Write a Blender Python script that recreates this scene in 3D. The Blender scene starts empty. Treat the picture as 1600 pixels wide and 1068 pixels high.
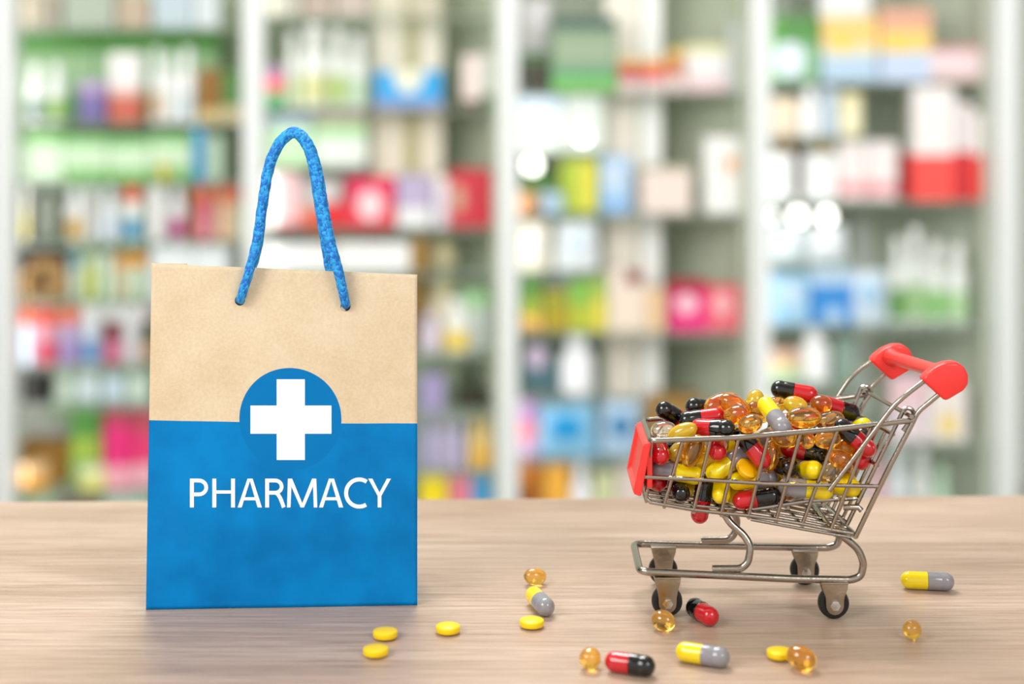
import bpy, bmesh, math, random
import numpy as np
from mathutils import Vector, Matrix, noise
PI = math.pi
F = 2480.0; CAMH = .205          # focal length in px, camera height above the table (m)
scene = bpy.context.scene
COL = scene.collection

def P(px, py, Y):
    return Vector(((px-800)/F*Y, Y, CAMH-(py-100)/F*Y))
def s2l(c):
    return c/12.92 if c <= .04045 else ((c+.055)/1.055)**2.4
def rgb(c):
    if isinstance(c, str):
        c = c.lstrip('#'); c = [int(c[i:i+2], 16) for i in (0, 2, 4)]
    return tuple(s2l(v/255) for v in c) + (1,)

# ---------------------------------------------------------------- materials
MATS = {}
def mat(name, color, rough=.5, metal=0, trans=0, ior=1.45, coat=0, bump=None, sss=0, emis=0, noisecol=0):
    if name in MATS: return MATS[name]
    m = bpy.data.materials.new(name); m.use_nodes = True
    nt = m.node_tree; b = nt.nodes['Principled BSDF']
    b.inputs['Base Color'].default_value = rgb(color)
    b.inputs['Roughness'].default_value = rough; b.inputs['Metallic'].default_value = metal
    b.inputs['Transmission Weight'].default_value = trans; b.inputs['IOR'].default_value = ior
    b.inputs['Coat Weight'].default_value = coat; b.inputs['Coat Roughness'].default_value = .05
    if sss:
        b.inputs['Subsurface Weight'].default_value = sss; b.inputs['Subsurface Scale'].default_value = .002
    if emis:
        b.inputs['Emission Color'].default_value = rgb(color); b.inputs['Emission Strength'].default_value = emis
    tc = nt.nodes.new('ShaderNodeTexCoord')
    if noisecol:
        n = nt.nodes.new('ShaderNodeTexNoise'); n.inputs['Scale'].default_value = noisecol
        n.inputs['Detail'].default_value = 4
        nt.links.new(tc.outputs['Object'], n.inputs['Vector'])
        mx = nt.nodes.new('ShaderNodeMix'); mx.data_type = 'RGBA'; mx.blend_type = 'MULTIPLY'
        mx.inputs['Factor'].default_value = .35
        mx.inputs[6].default_value = rgb(color)
        r = nt.nodes.new('ShaderNodeValToRGB'); r.color_ramp.elements[0].color = (.45, .45, .45, 1)
        r.color_ramp.elements[0].position = .35; r.color_ramp.elements[1].position = .6
        nt.links.new(n.outputs['Fac'], r.inputs['Fac'])
        nt.links.new(r.outputs['Color'], mx.inputs[7]); nt.links.new(mx.outputs[2], b.inputs['Base Color'])
    if bump:
        n = nt.nodes.new('ShaderNodeTexNoise'); n.inputs['Scale'].default_value = bump[0]
        n.inputs['Detail'].default_value = 3
        nt.links.new(tc.outputs['Object'], n.inputs['Vector'])
        bp = nt.nodes.new('ShaderNodeBump'); bp.inputs['Strength'].default_value = bump[1]
        bp.inputs['Distance'].default_value = .0003
        nt.links.new(n.outputs['Fac'], bp.inputs['Height']); nt.links.new(bp.outputs['Normal'], b.inputs['Normal'])
    MATS[name] = m
    return m
def cmat(hexc, kind='print'):
    k = kind+'_'+hexc.lstrip('#')
    if kind == 'print': return mat(k, hexc, .45)
    if kind == 'plastic': return mat(k, hexc, .3, coat=.3)

# ---------------------------------------------------------------- mesh helpers
def link(name, me, parent=None, loc=None):
    o = bpy.data.objects.new(name, me)
    COL.objects.link(o)
    if loc is not None: o.location = loc
    if parent is not None: o.parent = parent
    return o
def obj(name, bm, m, parent=None, smooth=True, loc=None):
    me = bpy.data.meshes.new(name)
    bmesh.ops.recalc_face_normals(bm, faces=bm.faces[:])
    bm.to_mesh(me); bm.free()
    for mm in (m if isinstance(m, (list, tuple)) else [m]): me.materials.append(mm)
    if smooth:
        me.polygons.foreach_set('use_smooth', [True]*len(me.polygons))
        me.set_sharp_from_angle(angle=math.radians(38))
    return link(name, me, parent, loc)
def thing(name, label, cat, loc=(0, 0, 0), group=None):
    o = link(name, None, None, loc); tag(o, label, cat, group); o.empty_display_size = .01
    return o
def tag(o, label, cat, group=None):
    o['label'] = label; o['category'] = cat
    if group: o['group'] = group
    return o
def struct(o):
    o['kind'] = 'structure'; return o
def tube(bm, pts, r, seg=10, caps=True, closed=False):
    pts = [Vector(p) for p in pts]
    n = len(pts); rings = []
    def tan(i):
        if closed: return (pts[(i+1) % n]-pts[i-1]).normalized()
        return (pts[min(i+1, n-1)]-pts[max(i-1, 0)]).normalized()
    t = tan(0); up = Vector((0, 0, 1)) if abs(t.z) < .9 else Vector((0, 1, 0))
    a = t.cross(up).normalized()
    for i in range(n):
        t = tan(i); a = (a-t*a.dot(t)).normalized(); b = t.cross(a)
        rad = r[i] if isinstance(r, (list, tuple)) else r
        rings.append([bm.verts.new(pts[i]+(a*math.cos(2*PI*k/seg)+b*math.sin(2*PI*k/seg))*rad) for k in range(seg)])
    for i in range(n if closed else n-1):
        A = rings[i]; B = rings[(i+1) % n]
        for k in range(seg): bm.faces.new((A[k], A[(k+1) % seg], B[(k+1) % seg], B[k]))
    if caps and not closed:
        bm.faces.new(rings[0][::-1]); bm.faces.new(rings[-1])
def fillet(pts, r, n=5, closed=False):
    pts = [Vector(p) for p in pts]; out = []
    N = len(pts)
    for i in range(N):
        if not closed and i in (0, N-1): out.append(pts[i]); continue
        p = pts[i]; a = pts[i-1]-p; b = pts[(i+1) % N]-p
        d = min(r, a.length*.45, b.length*.45)
        s = p+a.normalized()*d; e = p+b.normalized()*d
        for k in range(n+1):
            t = k/n; out.append(s*(1-t)**2+p*2*t*(1-t)+e*t*t)
    return out
def spline(ctrl, n=10):
    c = [Vector(p) for p in ctrl]; c = [c[0]*2-c[1]]+c+[c[-1]*2-c[-2]]; out = []
    for i in range(1, len(c)-2):
        for k in range(n):
            t = k/n; a, b, d, e = c[i-1:i+3]
            out.append(.5*((2*b)+(d-a)*t+(2*a-5*b+4*d-e)*t*t+(3*b-a-3*d+e)*t**3))
    out.append(c[-2]); return out
def lathe(bm, prof, seg=32, M=None, mi=0):
    """prof: list of (r, z) around local Z"""
    M = M or Matrix.Identity(4); rings = []
    for r, z in prof:
        if r < 1e-7: rings.append([bm.verts.new(M @ Vector((0, 0, z)))])
        else: rings.append([bm.verts.new(M @ Vector((r*math.cos(2*PI*k/seg), r*math.sin(2*PI*k/seg), z))) for k in range(seg)])
    for A, B in zip(rings, rings[1:]):
        for k in range(seg):
            k2 = (k+1) % seg
            if len(A) == 1 and len(B) == 1: continue
            if len(A) == 1: f = (A[0], B[k], B[k2])
            elif len(B) == 1: f = (A[k], A[k2], B[0])
            else: f = (A[k], A[k2], B[k2], B[k])
            bm.faces.new(f).material_index = mi
    if len(rings[0]) > 1: bm.faces.new(rings[0][::-1])
    if len(rings[-1]) > 1: bm.faces.new(rings[-1])
def box(bm, lo, hi, bev=0, seg=2, M=None):
    vs = [Vector((x, y, z)) for x in (lo[0], hi[0]) for y in (lo[1], hi[1]) for z in (lo[2], hi[2])]
    b2 = bmesh.new(); v = [b2.verts.new(p) for p in vs]
    for f in ((0, 1, 3, 2), (4, 6, 7, 5), (0, 4, 5, 1), (2, 3, 7, 6), (0, 2, 6, 4), (1, 5, 7, 3)): b2.faces.new([v[i] for i in f])
    if bev:
        bmesh.ops.bevel(b2, geom=b2.edges[:]+b2.verts[:], offset=bev, segments=seg, affect='EDGES', profile=.6)
    if M: b2.transform(M)
    me = bpy.data.meshes.new('t'); b2.to_mesh(me); b2.free(); bm.from_mesh(me); bpy.data.meshes.remove(me)
def prism(bm, poly, y0, y1, bev=0):
    """poly of (x, z) extruded along Y"""
    b2 = bmesh.new()
    A = [b2.verts.new((x, y0, z)) for x, z in poly]; B = [b2.verts.new((x, y1, z)) for x, z in poly]
    b2.faces.new(A); b2.faces.new(B[::-1]); n = len(poly)
    for i in range(n): b2.faces.new((A[i], B[i], B[(i+1) % n], A[(i+1) % n]))
    bmesh.ops.recalc_face_normals(b2, faces=b2.faces[:])
    if bev: bmesh.ops.bevel(b2, geom=b2.edges[:], offset=bev, segments=3, affect='EDGES', profile=.5)
    me = bpy.data.meshes.new('t'); b2.to_mesh(me); b2.free(); bm.from_mesh(me); bpy.data.meshes.remove(me)

# ---------------------------------------------------------------- camera
cam = bpy.data.cameras.new('camera'); cam.sensor_width = 36; cam.lens = F/1600*36
cam.shift_y = -(534-100)/1600; cam.clip_start = .02; cam.clip_end = 30
cam.dof.use_dof = True; cam.dof.focus_distance = .600
cam.dof.aperture_fstop = cam.lens/10.8
co = bpy.data.objects.new('camera', cam); COL.objects.link(co)
co.location = (0, 0, CAMH); co.rotation_euler = (PI/2, 0, 0); scene.camera = co

# ---------------------------------------------------------------- table
def wood():
    m = bpy.data.materials.new('pale_oak_laminate'); m.use_nodes = True
    nt = m.node_tree; N = nt.nodes; L = nt.links; b = N['Principled BSDF']
    tc = N.new('ShaderNodeTexCoord')
    def nz(scale, sx, sy, det, rough=.6, dist=0):
        mp = N.new('ShaderNodeMapping'); mp.inputs['Scale'].default_value = (sx, sy, 1)
        L.new(tc.outputs['Object'], mp.inputs['Vector'])
        n = N.new('ShaderNodeTexNoise'); n.inputs['Scale'].default_value = scale; n.inputs['Detail'].default_value = det
        n.inputs['Roughness'].default_value = rough; n.inputs['Distortion'].default_value = dist
        L.new(mp.outputs['Vector'], n.inputs['Vector']); return n
    def ramp(n, stops):
        r = N.new('ShaderNodeValToRGB'); e = r.color_ramp.elements
        e[0].position, e[0].color = stops[0][0], rgb(stops[0][1]); e[1].position, e[1].color = stops[-1][0], rgb(stops[-1][1])
        for p, c in stops[1:-1]:
            x = e.new(p); x.color = rgb(c)
        L.new(n.outputs['Fac'], r.inputs['Fac']); return r
    base = ramp(nz(1, 13, 430, 8, .7, .35), [(.28, '#ac8f7a'), (.45, '#c6ab96'), (.57, '#d2b8a4'), (.75, '#dfcab9')])
    fine = ramp(nz(1, 40, 1800, 4, .7), [(.35, '#9a948e'), (.55, '#ffffff')])
    wide = ramp(nz(1, 2.5, 22, 3, .5, 1.2), [(.35, '#dcd4cc'), (.65, '#ffffff')])
    def mul(a, c, f):
        x = N.new('ShaderNodeMix'); x.data_type = 'RGBA'; x.blend_type = 'MULTIPLY'; x.inputs['Factor'].default_value = f
        L.new(a, x.inputs[6]); L.new(c, x.inputs[7]); return x.outputs[2]
    c = mul(base.outputs['Color'], fine.outputs['Color'], .4); c = mul(c, wide.outputs['Color'], .9)
    L.new(c, b.inputs['Base Color'])
    b.inputs['Roughness'].default_value = .34
    bp = N.new('ShaderNodeBump'); bp.inputs['Strength'].default_value = .15; bp.inputs['Distance'].default_value = .0002
    L.new(fine.outputs['Color'], bp.inputs['Height']); L.new(bp.outputs['Normal'], b.inputs['Normal'])
    return m
WOOD = wood()
t = thing('table', 'pale oak wooden table with the paper bag and trolley standing on it', 'table', (0, .5, 0))
bm = bmesh.new()
yl, yr = .7444-.5, .7555-.5
xa, xb = -.75, .75
def ye(x): return yl+(yr-yl)*(x+.24)/.484
prof = [(xa, -.36), (xb, -.36), (xb, ye(xb)), (xa, ye(xa))]
A = [bm.verts.new((x, y, 0)) for x, y in prof]; B = [bm.verts.new((x, y, -.028)) for x, y in prof]
bm.faces.new(A); bm.faces.new(B[::-1])
for i in range(4): bm.faces.new((A[i], B[i], B[(i+1) % 4], A[(i+1) % 4]))
bmesh.ops.bevel(bm, geom=bm.edges[:], offset=.0012, segments=2, affect='EDGES')
obj('tabletop', bm, WOOD, t)
for sx in (-.68, .68):
    for sy in (-.3, .18):
        bm = bmesh.new(); box(bm, (sx-.03, sy-.03, -.75), (sx+.03, sy+.03, -.028), .003)
        obj('leg', bm, WOOD, t)

# ---------------------------------------------------------------- paper bag
BY = .5975
CB = {'bl': Vector((-.1376, .5967, .0)), 'br': Vector((-.0359, .6017, 0)),
      'tl': P(237, 411, .6), 'tr': P(652, 429, .604)}
def bag_disp(u, v):
    e = min(1, min(u, 1-u)*8)*min(1, v*6+.2)
    n = noise.noise(Vector((u*3.1+4, v*3.7, 1.3)))*.9+noise.noise(Vector((u*7+v*3, v*6-u*2, 5.1)))*.35
    n += .5*max(0, 1-abs((v-.42*u-.08))*9)*(1-abs(u-.45))*.6
    return n*.0011*e
def front(u, v, off=0):
    p = CB['bl'].lerp(CB['br'], u).lerp(CB['tl'].lerp(CB['tr'], u), v)
    p.y -= .002*math.sin(PI*min(1, v*1.0))*math.sin(PI*u)
    p.y += -bag_disp(u, v)-off
    return p
def solve_uv(px, py):
    u, v = .5, .5
    for _ in range(25):
        p = front(u, v); qx = 800+p.x*F/p.y; qy = 100+(CAMH-p.z)*F/p.y
        u += (px-qx)/420; v -= (py-qy)/530
    return u, v
def bag_material():
    m = bpy.data.materials.new('printed_kraft_paper'); m.use_nodes = True
    nt = m.node_tree; N = nt.nodes; L = nt.links; b = N['Principled BSDF']
    uv = N.new('ShaderNodeUVMap'); uv.uv_map = 'UVMap'
    sp = N.new('ShaderNodeSeparateXYZ'); L.new(uv.outputs['UV'], sp.inputs['Vector'])
    def math_(op, a, c):
        n = N.new('ShaderNodeMath'); n.operation = op
        for i, x in enumerate((a, c)):
            if x is None: continue
            if isinstance(x, (int, float)): n.inputs[i].default_value = x
            else: L.new(x, n.inputs[i])
        return n.outputs[0]
    W, Hh = .1020, .1285          # metres across / up the sheet
    _, vb = solve_uv(235, 656); _, vb2 = solve_uv(650, 661)
    cu, cv = solve_uv(454, 654)
    edge = math_('MULTIPLY_ADD', sp.outputs['X'], vb2-vb)
    edge.node.inputs[2].default_value = vb
    below = math_('LESS_THAN', sp.outputs['Y'], edge)
    du = math_('MULTIPLY', math_('SUBTRACT', sp.outputs['X'], cu), W)
    dv = math_('MULTIPLY', math_('SUBTRACT', sp.outputs['Y'], cv), Hh)
    rr = math_('SQRT', math_('ADD', math_('MULTIPLY', du, du), math_('MULTIPLY', dv, dv)), None)
    disc = math_('LESS_THAN', rr, .0194)
    tc = N.new('ShaderNodeTexCoord')
    n1 = N.new('ShaderNodeTexNoise'); n1.inputs['Scale'].default_value = 55; n1.inputs['Detail'].default_value = 5; L.new(tc.outputs['Object'], n1.inputs['Vector'])
    n2 = N.new('ShaderNodeTexNoise'); n2.inputs['Scale'].default_value = 900; n2.inputs['Detail'].default_value = 3; L.new(tc.outputs['Object'], n2.inputs['Vector'])
    def ramp(n, c0, c1, p0=.35, p1=.65):
        r = N.new('ShaderNodeValToRGB'); r.color_ramp.elements[0].position = p0; r.color_ramp.elements[1].position = p1
        r.color_ramp.elements[0].color = rgb(c0); r.color_ramp.elements[1].color = rgb(c1); L.new(n.outputs['Fac'], r.inputs['Fac']); return r.outputs['Color']
    def mix(f, a, c, bt='MIX'):
        x = N.new('ShaderNodeMix'); x.data_type = 'RGBA'; x.blend_type = bt
        if isinstance(f, (int, float)): x.inputs['Factor'].default_value = f
        else: L.new(f, x.inputs['Factor'])
        for s, q in ((6, a), (7, c)):
            if isinstance(q, str): x.inputs[s].default_value = rgb(q)
            else: L.new(q, x.inputs[s])
        return x.outputs[2]
    kraft = mix(.3, ramp(n1, '#d8c4a2', '#e3d2b4'), ramp(n2, '#cdb693', '#e6d3b3'))
    blue = ramp(n1, '#0072b6', '#0084cc')
    c = mix(disc, mix(below, kraft, blue), '#0077bb')
    L.new(c, b.inputs['Base Color'])
    b.inputs['Roughness'].default_value = .55
    b.inputs['Specular IOR Level'].default_value = .12
    bp = N.new('ShaderNodeBump'); bp.inputs['Strength'].default_value = .2; bp.inputs['Distance'].default_value = .0005
    L.new(n1.outputs['Fac'], bp.inputs['Height']); L.new(bp.outputs['Normal'], b.inputs['Normal'])
    return m
bag = thing('paper_bag', 'kraft and blue paper carrier bag printed PHARMACY standing on the table', 'bag', (-.0867, .61, 0))
bagoff = -bag.location
bm = bmesh.new(); uvl = bm.loops.layers.uv.new('UVMap')
NU, NV = 70, 84
G = [[bm.verts.new(front(i/NU, j/NV)) for i in range(NU+1)] for j in range(NV+1)]
for j in range(NV):
    for i in range(NU):
        f = bm.faces.new((G[j][i], G[j][i+1], G[j+1][i+1], G[j+1][i]))
        for lp, (a, c) in zip(f.loops, ((i, j), (i+1, j), (i+1, j+1), (i, j+1))): lp[uvl].uv = (a/NU, c/NV)
bm.transform(Matrix.Translation(bagoff))
BAGM = bag_material()
fp = obj('front_panel', bm, BAGM, bag)
sol = fp.modifiers.new('paper', 'SOLIDIFY'); sol.thickness = .0003; sol.offset = 1 if False else 0
# gussets, back and bottom
def back(u, v):
    dep = .040*(1-v)**.8+.0035
    p = front(u, v); q = Vector((p.x, p.y+bag_disp(u, v)+dep, p.z))
    cx = -.0867; q.x = cx+(q.x-cx)*(.955 if True else 1)-.0025*(1-v)*u*1.6
    q.z -= .0006*v
    return q
bm = bmesh.new(); uvl = bm.loops.layers.uv.new('UVMap')
n = 30
Gb = [[bm.verts.new(back(i/n, j/n)) for i in range(n+1)] for j in range(n+1)]
for j in range(n):
    for i in range(n):
        f = bm.faces.new((Gb[j][i], Gb[j+1][i], Gb[j+1][i+1], Gb[j][i+1]))
        for lp, (a, c) in zip(f.loops, ((i, j), (i, j+1), (i+1, j+1), (i+1, j))): lp[uvl].uv = (a/n, c/n)
bm.transform(Matrix.Translation(bagoff)); obj('back_panel', bm, BAGM, bag)
for side in (0, 1):
    bm = bmesh.new(); uvl = bm.loops.layers.uv.new('UVMap')
    rows = []
    for j in range(n+1):
        v = j/n; a = front(side, v); c = back(side, v)
        mid = (a+c)/2; mid.x += (.012*v*(1 if side == 0 else -1))
        rows.append([bm.verts.new(q) for q in (a, mid, c)])
    for j in range(n):
        for k in range(2):
            f = bm.faces.new((rows[j][k], rows[j][k+1], rows[j+1][k+1], rows[j+1][k]))
            for lp, c in zip(f.loops, (j, j, j+1, j+1)): lp[uvl].uv = (side, c/n)
    bm.transform(Matrix.Translation(bagoff)); obj('gusset', bm, BAGM, bag, smooth=False)
bm = bmesh.new()
q = [front(0, 0), front(1, 0), back(1, 0), back(0, 0)]
f = bm.faces.new([bm.verts.new(p+Vector((0, 0, .0004))) for p in q]); bm.transform(Matrix.Translation(bagoff))
obj('bottom_panel', bm, mat('blue_paper', '#0082c8', .55), bag, smooth=False)
# white cross, built as a fine grid lying on the bulging sheet
WHITE = mat('white_print', '#ffffff', .5)
def decal_poly(name, polys, m, off=.00025):
    bm = bmesh.new()
    for pl in polys:
        vs = []
        for x, y in pl:
            u, v = solve_uv(x, y); p = front(u, v, off); vs.append(bm.verts.new(p+bagoff))
        bm.faces.new(vs)
    return obj(name, bm, m, bag, smooth=False)
polys = []
def cells(x0, y0, x1, y1, nx, ny):
    for i in range(nx):
        for j in range(ny):
            a, b = x0+(x1-x0)*i/nx, x0+(x1-x0)*(i+1)/nx; c, d = y0+(y1-y0)*j/ny, y0+(y1-y0)*(j+1)/ny
            polys.append([(a, c), (a, d), (b, d), (b, c)])
cells(391.5, 633, 518, 677, 14, 5); cells(432.5, 592, 476.5, 633, 5, 5); cells(432.5, 677, 476.5, 718, 5, 5)
decal_poly('white_cross', polys, WHITE)
# lettering drawn as strokes in a humanist sans
LX = {}
def letters():
    # pixel polygons read from the photo; x from left edge of each letter, cap height 747..792
    T, Bm = 747.0, 792.0; w = 6.2
    out = []
    def quad(a, b, c, d): out.append([a, b, c, d])
    def stroke(pts, wd):
        pts = [Vector((x, y)) for x, y in pts]; L_, R_ = [], []
        for i, p in enumerate(pts):
            t = (pts[min(i+1, len(pts)-1)]-pts[max(i-1, 0)]).normalized(); nn = Vector((-t.y, t.x))
            L_.append(p+nn*wd/2); R_.append(p-nn*wd/2)
        for i in range(len(pts)-1): out.append([tuple(L_[i]), tuple(L_[i+1]), tuple(R_[i+1]), tuple(R_[i])])
    def vbar(x): quad((x, T), (x, Bm), (x+w, Bm), (x+w, T))
    def bowl(x, yt, yb, xr, wd=5.9):
        cy = (yt+yb)/2; ry = (yb-yt)/2-wd/2; xm = xr-wd/2-ry*1.05
        pts = [(x, yt+wd/2), (xm, yt+wd/2)]
        pts += [(xm+ry*1.05*math.sin(a), cy-ry*math.cos(a)) for a in [PI*k/12 for k in range(1, 12)]]
        pts += [(xm, yb-wd/2), (x, yb-wd/2)]
        stroke(pts, wd)
    # P
    vbar(297); bowl(300, 747, 774.5, 325.5)
    # H
    vbar(332); vbar(361.2); quad((337, 765.3), (337, 770.4), (362, 770.4), (362, 765.3))
    # A
    def A_(x0, x1, xt):
        quad((x0, Bm), (x0+6.4, Bm), (xt+1, T), (xt-4, T)); quad((xt-1.4, T), (xt+4, T), (x1, Bm), (x1-6.8, Bm))
        yb = 776.0; k = lambda y: (y-T)/(Bm-T)
        quad((xt-2+(x0+4-xt)*k(yb), yb), (xt-2+(x0+4-xt)*k(yb+4.8), yb+4.8), (xt+2+(x1-4-xt)*k(yb+4.8), yb+4.8), (xt+2+(x1-4-xt)*k(yb), yb))
    A_(371.5, 409.5, 391)
    # R
    vbar(414.5); bowl(417, 747, 772, 443.2)
    stroke([(430, 768.5), (434.5, 771.5), (438, 777), (441, 784.5), (443.6, 792)], 6.0)
    # M
    quad((450, T), (448.6, Bm), (454.2, Bm), (456, T)); quad((489, T), (490.4, Bm), (496, Bm), (494.4, T))
    quad((450, T), (456.6, T), (475.2, Bm), (469.8, Bm)); quad((469.8, Bm), (475.2, Bm), (494.4, T), (487.8, T))
    # A
    A_(498.5, 536.5, 518)
    # C
    cx, cy, rx, ry = 561.5, 769.5, 21, 21.2
    stroke([(cx+rx*math.cos(a)*(.98), cy-ry*math.sin(a)) for a in [math.radians(d) for d in range(56, 306, 7)]], 6.2)
    # Y
    quad((575.5, T), (582, T), (596, 774), (590.2, 774)); quad((604.6, T), (611, T), (596, 774), (590.2, 774))
    quad((590.2, 773), (590.2, Bm), (596, Bm), (596, 773))
    return out
polys = letters()
decal_poly('white_lettering', polys, WHITE, .0003)
# eyelet holes (dark) + rope handles
hole_px = [(375, 469), (540, 478)]
bm = bmesh.new()
for (hx, hy) in hole_px:
    u, v = solve_uv(hx, hy); c = front(u, v, .00025)+bagoff
    M = Matrix.Translation(c) @ Matrix.Rotation(PI/2, 4, 'X')
    lathe(bm, [(0, 0), (.0017, 0), (.0019, .0001), (.0019, -.0001)], 20, M)
obj('eyelet', bm, mat('dark_eyelet', '#101820', .6), bag)
def rope_material():
    m = bpy.data.materials.new('blue_braided_cord'); m.use_nodes = True
    nt = m.node_tree; N = nt.nodes; L = nt.links; b = N['Principled BSDF']
    uv = N.new('ShaderNodeUVMap'); uv.uv_map = 'UVMap'
    mp = N.new('ShaderNodeMapping'); mp.inputs['Scale'].default_value = (6, 1, 1); L.new(uv.outputs['UV'], mp.inputs['Vector'])
    v = N.new('ShaderNodeTexVoronoi'); v.inputs['Scale'].default_value = 1.0; v.inputs['Randomness'].default_value = .75
    L.new(mp.outputs['Vector'], v.inputs['Vector'])
    sp = N.new('ShaderNodeSeparateColor'); L.new(v.outputs['Color'], sp.inputs['Color'])
    r = N.new('ShaderNodeValToRGB'); e = r.color_ramp.elements
    e[0].position = .3; e[0].color = rgb('#0a70cc'); e[1].position = .75; e[1].color = rgb('#28a8ea')
    L.new(sp.outputs[0], r.inputs['Fac']); L.new(r.outputs['Color'], b.inputs['Base Color'])
    b.inputs['Roughness'].default_value = .6
    bp = N.new('ShaderNodeBump'); bp.inputs['Strength'].default_value = .9; bp.inputs['Distance'].default_value = .0005; bp.invert = True
    L.new(v.outputs['Distance'], bp.inputs['Height']); L.new(bp.outputs['Normal'], b.inputs['Normal'])
    return m
ROPE = rope_material()
def rope(ctrl, rads, name='rope_handle'):
    pts = spline(ctrl, 22); n = len(pts); seg = 18
    rr = [np.interp(i/(n-1)*(len(rads)-1), range(len(rads)), rads) for i in range(n)]
    bm = bmesh.new(); uvl = bm.loops.layers.uv.new('UVMap')
    a = Vector((0, 1, 0)); rings = []; s = 0; S = [0]
    for i in range(1, n): s += (pts[i]-pts[i-1]).length; S.append(s)
    for i in range(n):
        t = (pts[min(i+1, n-1)]-pts[max(i-1, 0)]).normalized(); a = (a-t*a.dot(t)).normalized(); b = t.cross(a)
        ring = []
        for k in range(seg):
            wv = 1+.06*math.sin(k/seg*2*PI*3+S[i]/.0011)+.05*math.sin(-k/seg*2*PI*3+S[i]/.0011)
            ring.append(bm.verts.new(pts[i]+(a*math.cos(2*PI*k/seg)+b*math.sin(2*PI*k/seg))*rr[i]*wv))
        rings.append(ring)
    for i in range(n-1):
        for k in range(seg):
            f = bm.faces.new((rings[i][k], rings[i][(k+1) % seg], rings[i+1][(k+1) % seg], rings[i+1][k]))
            for lp, (kk, ii) in zip(f.loops, ((k, i), (k+1, i), (k+1, i+1), (k, i+1))): lp[uvl].uv = (kk/seg*2.0, S[ii]/.0011)
    bm.faces.new(rings[0]); bm.faces.new(rings[-1][::-1]); bm.transform(Matrix.Translation(bagoff))
    return obj(name, bm, ROPE, bag)
def hp(px, py, Y): return P(px, py, Y)
h0 = front(*solve_uv(375, 469)); h1 = front(*solve_uv(540, 476))
R = .00165
rope([h0+Vector((0, .001, -.0003)), hp(377, 463, h0.y-.0022), hp(389, 425, h0.y-.003), hp(402, 375, .599), hp(411, 315, .601), hp(421, 258, .602), hp(439, 221, .603), hp(461, 207, .6035),
      hp(481, 227, .603), hp(494, 268, .602), hp(503, 320, .601), hp(515, 378, .5995), hp(529, 425, h1.y-.0035), hp(539, 470, h1.y-.0022), h1+Vector((0, .001, -.0003))],
     [.0016, .0017, .0018, .0019, .0020, .00205, .00215, .0022, .0023, .0024, .0024, .0022, .0019, .0017, .0016])
rope([hp(391, 428, .6075), hp(404, 380, .6072), hp(412, 310, .6075), hp(425, 252, .608), hp(441, 220, .6085), hp(460, 206, .609), hp(478, 222, .6085), hp(489, 262, .608),
      hp(498, 320, .6078), hp(507, 375, .6075), hp(516, 428, .6075)], [.0017]*11)
# ---------------------------------------------------------------- trolley (all millimetres, scaled at the end)
STEEL = mat('plated_steel', '#a79e93', .2, metal=1, bump=(900, .25))
STEEL2 = mat('stamped_steel', '#a89c8a', .28, metal=1, bump=(500, .5))
RED = mat('red_plastic', '#f0352f', .38, coat=.25, sss=.15)
RUB = mat('black_rubber', '#1c1c1c', .45)
cart = thing('shopping_trolley', 'miniature chrome wire shopping trolley with red handle, filled with pills', 'trolley', (.092, .607, 0))
MM = Matrix.Translation(Vector((-.092, -.607, 0))) @ Matrix.Scale(.001, 4)
def cobj(name, bm, m, parent=cart, smooth=True):
    bm.transform(MM); return obj(name, bm, m, parent, smooth)
def p3(px, py, Y):
    return Vector(((px-800)/F*Y, Y, 205-(py-100)/F*Y))
def near(px, py, bot=False):
    Y = 590.
    for _ in range(6):
        X = (px-800)/F*Y; Y = 590-9*(X-51.6)/96+(3 if bot else 0)
    return p3(px, py, Y)
def nearmid(px, py, t):   # t 0 top, 1 bottom
    Y = 590.
    for _ in range(6):
        X = (px-800)/F*Y; Y = 590-9*(X-51.6)/96+3*t
    return p3(px, py, Y)
def mir(p): return Vector((p.x-max(0, p.x-60)*.06, 1214-p.y, p.z-max(0, p.x-100)*.03))
# base frame: one bent wire
RB_ = 1.42
nA = p3(1353, 872, 588); 
def bf(px, py, Y=588): return p3(px, py, Y)
nr = [bf(1299, 829, 590), bf(1318, 838, 588), bf(1341, 857), bf(1350, 880), bf(1345, 900), bf(1330, 905.5), bf(1240, 904), bf(1010, 893)]
nrm = [Vector((p.x-.6*(p.x > 100), 1215-p.y, p.z)) for p in nr]
path = fillet(nr[:-1]+[bf(1000, 892.5)]+[p3(990, 849, 627.5)]+nrm[:-1][::-1], 4.5, 5)
attach_n, attach_f = nr[0], nrm[0]
loop = fillet([attach_n]+path[1:-1]+[attach_f], .01, 1)
bm = bmesh.new()
full = path
tube(bm, full, RB_, 12)
tube(bm, [attach_n+Vector((0, -1, .3)), attach_f+Vector((0, 1, .3))], RB_, 12)
cobj('base_frame', bm, STEEL)
# front support wire
bm = bmesh.new()
sup = [p3(1113, 888.5, 589.5), p3(1158, 888, 589.5), p3(1169, 878, 589.5), p3(1173, 853, 590), p3(1163, 836, 591.5), p3(1141, 817, 593), p3(1131, 801, 594)]
supm = [Vector((p.x, 1214.5-p.y, p.z)) for p in sup]
tube(bm, fillet(sup+supm[::-1], 3.2, 5), RB_, 12)
cobj('support_wire', bm, STEEL)
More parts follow.
